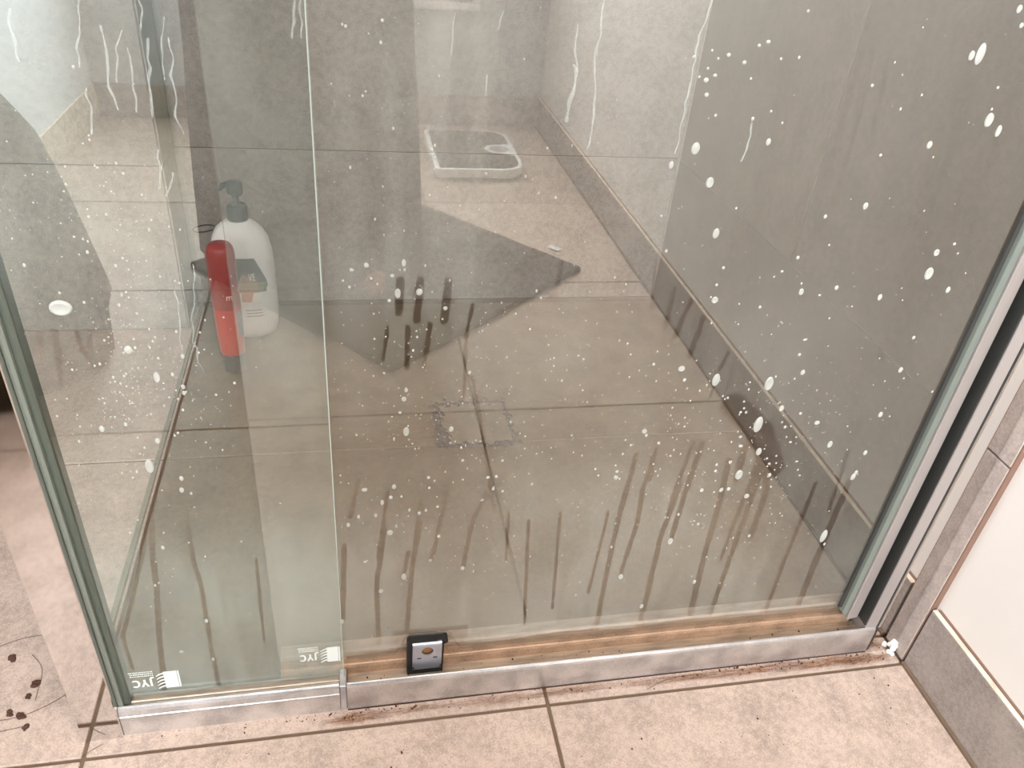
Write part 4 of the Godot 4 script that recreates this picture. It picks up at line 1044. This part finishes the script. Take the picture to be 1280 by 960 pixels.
	for k in 3:
		st = st_new()
		var prof := []
		if k == 0:
			prof.append(Vector2(0, 0.0))
		for i in 9:
			var y: float = lerpf(bands[k][0], bands[k][1], i / 8.0)
			prof.append(Vector2(float(width.call(y)), y))
		if k == 2:
			prof.append(Vector2(0.05, 0.468))
			prof.append(Vector2(0.0, 0.478))
		lathe(st, prof, 32, Vector3.ZERO, 0.85)
		obj(["bag_base", "bag_band", "bag_body"][k], st, grain_mat(bands[k][2], M.robe.albedo_texture, 6.0, 0.95), b)

# person: one smooth surface meshed from joined tapered capsules
func field(p: Vector3, caps: Array, k: float) -> float:
	var d := 1e9
	for c in caps:
		var a: Vector3 = c[0]
		var ab: Vector3 = c[1] - a
		var t := clampf((p - a).dot(ab) / maxf(ab.length_squared(), 1e-8), 0.0, 1.0)
		var e := p.distance_to(a + ab * t) - lerpf(c[2], c[3], t)
		var h := clampf(0.5 + 0.5 * (d - e) / k, 0.0, 1.0)
		d = lerpf(d, e, h) - k * h * (1.0 - h)
	return d

func nets(st: SurfaceTool, caps: Array, cell: float, k: float) -> void:
	var lo := Vector3(1e9, 1e9, 1e9)
	var hi := -lo
	for c in caps:
		for e in [[c[0], c[2]], [c[1], c[3]]]:
			lo = lo.min(e[0] - Vector3.ONE * (e[1] + cell * 2.0))
			hi = hi.max(e[0] + Vector3.ONE * (e[1] + cell * 2.0))
	var n := Vector3i(((hi - lo) / cell).ceil()) + Vector3i.ONE
	var f := PackedFloat32Array()
	f.resize(n.x * n.y * n.z)
	f.fill(1.0)
	for z in n.z:
		for y in n.y:
			for x in n.x:
				f[(z * n.y + y) * n.x + x] = field(lo + Vector3(x, y, z) * cell, caps, k)
	var vert := {}
	var corner := [Vector3i(0, 0, 0), Vector3i(1, 0, 0), Vector3i(0, 1, 0), Vector3i(1, 1, 0), Vector3i(0, 0, 1), Vector3i(1, 0, 1), Vector3i(0, 1, 1), Vector3i(1, 1, 1)]
	for z in n.z - 1:
		for y in n.y - 1:
			for x in n.x - 1:
				var inside := 0
				for c in corner:
					if f[((z + c.z) * n.y + y + c.y) * n.x + x + c.x] < 0.0:
						inside += 1
				if inside == 0 or inside == 8:
					continue
				var sum := Vector3.ZERO
				var cnt := 0
				for e in [[0, 1], [2, 3], [4, 5], [6, 7], [0, 2], [1, 3], [4, 6], [5, 7], [0, 4], [1, 5], [2, 6], [3, 7]]:
					var a: Vector3i = corner[e[0]]
					var b: Vector3i = corner[e[1]]
					var fa := f[((z + a.z) * n.y + y + a.y) * n.x + x + a.x]
					var fb := f[((z + b.z) * n.y + y + b.y) * n.x + x + b.x]
					if (fa < 0.0) != (fb < 0.0):
						sum += Vector3(a).lerp(Vector3(b), fa / (fa - fb))
						cnt += 1
				vert[Vector3i(x, y, z)] = lo + (Vector3(x, y, z) + sum / cnt) * cell
	var h := cell * 0.5
	var norm := {}
	for key in vert:
		var p: Vector3 = vert[key]
		norm[key] = Vector3(field(p + Vector3(h, 0, 0), caps, k) - field(p - Vector3(h, 0, 0), caps, k), field(p + Vector3(0, h, 0), caps, k) - field(p - Vector3(0, h, 0), caps, k), field(p + Vector3(0, 0, h), caps, k) - field(p - Vector3(0, 0, h), caps, k)).normalized()
	for key in vert:
		for ax in 3:
			var d := Vector3i.ZERO
			d[ax] = 1
			var u := Vector3i.ZERO
			u[(ax + 1) % 3] = 1
			var v := Vector3i.ZERO
			v[(ax + 2) % 3] = 1
			var e: Vector3i = key + d
			if e.x >= n.x or e.y >= n.y or e.z >= n.z:
				continue
			var fa := f[(key.z * n.y + key.y) * n.x + key.x]
			var fb := f[(e.z * n.y + e.y) * n.x + e.x]
			if (fa < 0.0) == (fb < 0.0):
				continue
			var q := [key, key - u, key - u - v, key - v]
			if q.all(func(i): return vert.has(i)):
				soft(st, q.map(func(i): return vert[i]), q.map(func(i): return norm[i]))

func build_person() -> void:
	var p := thing("person", "person in a long dark grey robe on the bath mat, reflected as a dark shape", "person", Vector3(-0.722, 0.0135, 1.05))
	var skin := flat_mat(Color(0.74, 0.55, 0.45), 0.5)
	# facing the glass (-z), bent a little forward, both hands held low in front
	var body := [
		[Vector3(0, 0.86, 0.0), Vector3(0, 1.10, 0.0), 0.13, 0.12], [Vector3(0, 1.10, 0.0), Vector3(0, 1.33, -0.06), 0.12, 0.13],
		[Vector3(-0.15, 1.37, -0.06), Vector3(0.15, 1.37, -0.06), 0.06, 0.06], [Vector3(0, 1.38, -0.07), Vector3(0, 1.47, -0.11), 0.052, 0.048],
		[Vector3(-0.09, 0.86, 0), Vector3(-0.10, 0.48, -0.01), 0.085, 0.055], [Vector3(-0.10, 0.48, -0.01), Vector3(-0.10, 0.07, 0.02), 0.055, 0.036], [Vector3(-0.10, 0.035, 0.03), Vector3(-0.12, 0.026, -0.17), 0.034, 0.026],
		[Vector3(0.09, 0.86, 0), Vector3(0.10, 0.48, -0.01), 0.085, 0.055], [Vector3(0.10, 0.48, -0.01), Vector3(0.10, 0.07, 0.02), 0.055, 0.036], [Vector3(0.10, 0.035, 0.03), Vector3(0.12, 0.026, -0.17), 0.034, 0.026],
		[Vector3(-0.19, 1.36, -0.06), Vector3(-0.17, 1.06, -0.12), 0.047, 0.038], [Vector3(-0.17, 1.06, -0.12), Vector3(-0.02, 0.90, -0.32), 0.037, 0.027],
		[Vector3(0.19, 1.36, -0.06), Vector3(0.20, 1.06, -0.14), 0.047, 0.038], [Vector3(0.20, 1.06, -0.14), Vector3(0.12, 0.88, -0.34), 0.037, 0.027]]
	var st := st_new()
	nets(st, body, 0.022, 0.03)
	# head with brow, nose, chin and ears, bent towards the glass
	var hc := Vector3(0, 1.56, -0.16)
	nets(st, [[hc + Vector3(0, 0.03, 0.02), hc + Vector3(0, 0.02, -0.01), 0.088, 0.080], [hc + Vector3(0, -0.04, -0.03), hc + Vector3(0, -0.085, -0.055), 0.062, 0.036], [hc + Vector3(0, 0.0, -0.095), hc + Vector3(0, -0.028, -0.112), 0.010, 0.014], [hc + Vector3(-0.09, -0.01, 0.01), hc + Vector3(-0.09, 0.015, 0.015), 0.013, 0.016], [hc + Vector3(0.09, -0.01, 0.01), hc + Vector3(0.09, 0.015, 0.015), 0.013, 0.016], [hc + Vector3(0, -0.09, 0.02), hc + Vector3(0, -0.05, 0.02), 0.046, 0.05]], 0.009, 0.016)
	# hands: palm, four fingers and thumb, curled towards each other
	for s in [[-1.0, Vector3(-0.02, 0.90, -0.32)], [1.0, Vector3(0.12, 0.88, -0.34)]]:
		var w: Vector3 = s[1]
		var caps := [[w, w + Vector3(-s[0] * 0.02, -0.01, -0.065), 0.024, 0.030]]
		for k in 4:
			var a: Vector3 = w + Vector3(-s[0] * 0.022, 0.022 - 0.019 * k, -0.075)
			var l: float = [0.9, 1.0, 0.94, 0.75][k]
			var b := a + Vector3(-s[0] * 0.012, -0.004, -0.036 * l)
			var c := b + Vector3(-s[0] * 0.026, -0.004, -0.010) * l
			caps += [[a, b, 0.0095, 0.0088], [b, c, 0.0088, 0.0080]]
		caps += [[w + Vector3(0, 0.014, -0.03), w + Vector3(-s[0] * 0.03, 0.046, -0.055), 0.013, 0.0105], [w + Vector3(-s[0] * 0.03, 0.046, -0.055), w + Vector3(-s[0] * 0.05, 0.052, -0.082), 0.010, 0.0085]]
		nets(st, caps, 0.006, 0.008)
	obj("body", st, skin, p)
	# robe: an oval skirt with folds, a wrapped top and sleeves
	st = st_new()
	var rows := [[0.035, 0.222, 0.170, 0.0], [0.15, 0.219, 0.168, 0.0], [0.30, 0.213, 0.162, 0.0], [0.45, 0.203, 0.155, 0.0], [0.60, 0.198, 0.150, 0.0], [0.80, 0.192, 0.150, 0.0], [0.95, 0.175, 0.148, 0.0], [1.10, 0.172, 0.142, -0.01], [1.25, 0.182, 0.150, -0.045], [1.36, 0.195, 0.135, -0.065], [1.42, 0.150, 0.105, -0.075], [1.46, 0.075, 0.072, -0.09]]
	var seg := 72
	var pt := func(i: int, j: int) -> Vector3:
		var r: Array = rows[i]
		var a := TAU * j / seg
		var fold := 1.0 + 0.035 * sin(a * 9.0 + 0.5 * i * 0.3) * clampf(1.0 - r[0] / 0.95, 0.0, 1.0) + 0.015 * sin(a * 17.0)
		return Vector3(cos(a) * r[1] * fold, r[0], r[3] + sin(a) * r[2] * fold)
	var nm := func(i: int, j: int) -> Vector3:
		var du: Vector3 = pt.call(i, j + 1) - pt.call(i, j - 1)
		var dv: Vector3 = pt.call(mini(i + 1, rows.size() - 1), j) - pt.call(maxi(i - 1, 0), j)
		var q := du.cross(dv).normalized()
		var c: Vector3 = pt.call(i, j)
		return q if q.dot(Vector3(c.x, 0, c.z - rows[i][3])) > 0.0 else -q
	for i in rows.size() - 1:
		for j in seg:
			soft(st, [pt.call(i, j), pt.call(i + 1, j), pt.call(i + 1, j + 1), pt.call(i, j + 1)], [nm.call(i, j), nm.call(i + 1, j), nm.call(i + 1, j + 1), nm.call(i, j + 1)])
	nets(st, [[Vector3(-0.17, 1.35, -0.06), Vector3(-0.17, 1.06, -0.12), 0.075, 0.068], [Vector3(-0.17, 1.06, -0.12), Vector3(-0.07, 0.955, -0.255), 0.066, 0.060]], 0.02, 0.02)
	nets(st, [[Vector3(0.17, 1.35, -0.06), Vector3(0.20, 1.06, -0.14), 0.075, 0.068], [Vector3(0.20, 1.06, -0.14), Vector3(0.145, 0.94, -0.275), 0.066, 0.060]], 0.02, 0.02)
	obj("robe", st, M.robe, p)
	st = st_new()
	nets(st, [[hc + Vector3(0, 0.06, 0.035), hc + Vector3(0, 0.04, 0.045), 0.088, 0.092], [hc + Vector3(0, 0.02, 0.07), hc + Vector3(0, -0.10, 0.075), 0.075, 0.05]], 0.014, 0.02)
	obj("hair", st, flat_mat(Color(0.13, 0.09, 0.07), 0.6), p)
	st = st_new()
	for s in [-1.0, 1.0]:
		lathe(st, [Vector2(0, -0.010), Vector2(0.007, -0.007), Vector2(0.010, 0), Vector2(0.007, 0.007), Vector2(0, 0.010)], 10, hc + Vector3(s * 0.032, -0.002, -0.083))
	obj("eyes", st, flat_mat(Color(0.25, 0.18, 0.14), 0.2), p)

func glow_mat(c: Color, e: float) -> StandardMaterial3D:
	var m := flat_mat(Color(0.95, 0.93, 0.9), 0.5)
	m.emission_enabled = true
	m.emission = c
	m.emission_energy_multiplier = e
	return m

func build_lamps() -> void:
	var l := thing("ceiling_light", "square flat ceiling light above the shower front, out of the picture", "ceiling light", Vector3(-0.25, 2.4, 0.95))
	box_obj("housing", Vector3(-0.23, -0.035, -0.23), Vector3(0.23, -0.0005, 0.23), M.white_plastic, l, 0.004)
	box_obj("diffuser", Vector3(-0.20, -0.042, -0.20), Vector3(0.20, -0.0355, 0.20), glow_mat(Color(1.0, 0.92, 0.84), 1.5), l, 0.002)
	var w := structure("window_1", "frosted window glowing with daylight in the far wall behind the camera")
	box_obj("frosted_pane", Vector3(-1.24, 0.94, 2.128), Vector3(-0.48, 1.60, 2.136), glow_mat(Color(1, 1, 1), 1.5), w, 0.001)
	for q in [[-1.30, 0.88, -0.42, 0.94], [-1.30, 1.60, -0.42, 1.66], [-1.30, 0.94, -1.24, 1.60], [-0.48, 0.94, -0.42, 1.60]]:
		box_obj("window_frame", Vector3(q[0], q[1], 2.122), Vector3(q[2], q[3], 2.1529), M.white_plastic, w, 0.003)

func _ready() -> void:
	rng.seed = 1
	var cam := Camera3D.new()
	cam.name = "camera"
	cam.fov = 51.9486
	cam.near = 0.02
	cam.far = 30.0
	cam.transform = Transform3D(Basis(Vector3(0.980089,0.082399,0.180657),Vector3(0.034183,0.826230,-0.562295),Vector3(-0.195596,0.557275,0.806962)), Vector3(-0.6474, 0.7829, 0.5455))
	add_child(cam)
	cam.current = true
	var we := WorldEnvironment.new()
	we.name = "environment"
	var env := Environment.new()
	env.background_mode = Environment.BG_COLOR
	env.background_color = Color(0.02, 0.02, 0.02)
	env.tonemap_mode = Environment.TONE_MAPPER_LINEAR
	env.tonemap_exposure = 0.54
	env.sdfgi_enabled = true
	env.ssao_enabled = true
	env.ssil_enabled = true
	we.environment = env
	add_child(we)
	# warm lamp on the ceiling above the photographer, daylight from a frosted window in the far wall
	var lamp := AreaLight3D.new()
	lamp.name = "ceiling_lamp"
	lamp.area_size = Vector2(0.40, 0.40)
	lamp.light_color = Color(1.0, 0.925, 0.845)
	lamp.light_energy = 2.9
	lamp.shadow_enabled = true
	lamp.transform = Transform3D(Basis(Vector3.RIGHT, -PI / 2), Vector3(-0.25, 2.352, 0.95))
	add_child(lamp)
	var day := AreaLight3D.new()
	day.name = "window_daylight"
	day.area_size = Vector2(0.76, 0.66)
	day.light_color = Color(0.93, 0.962, 1.0)
	day.light_energy = 24.5
	day.shadow_enabled = true
	day.transform = Transform3D(Basis.IDENTITY, Vector3(-0.86, 1.27, 2.118))
	add_child(day)
	for l in [lamp, day]:
		l.set("area_range", 8.0)
	make_materials()
	build_floor()
	build_walls()
	build_lamps()
	build_frame()
	build_track()
	build_panes()
	build_room_things()
	build_person()
	build_drain()
	build_bottles()
	build_litter()
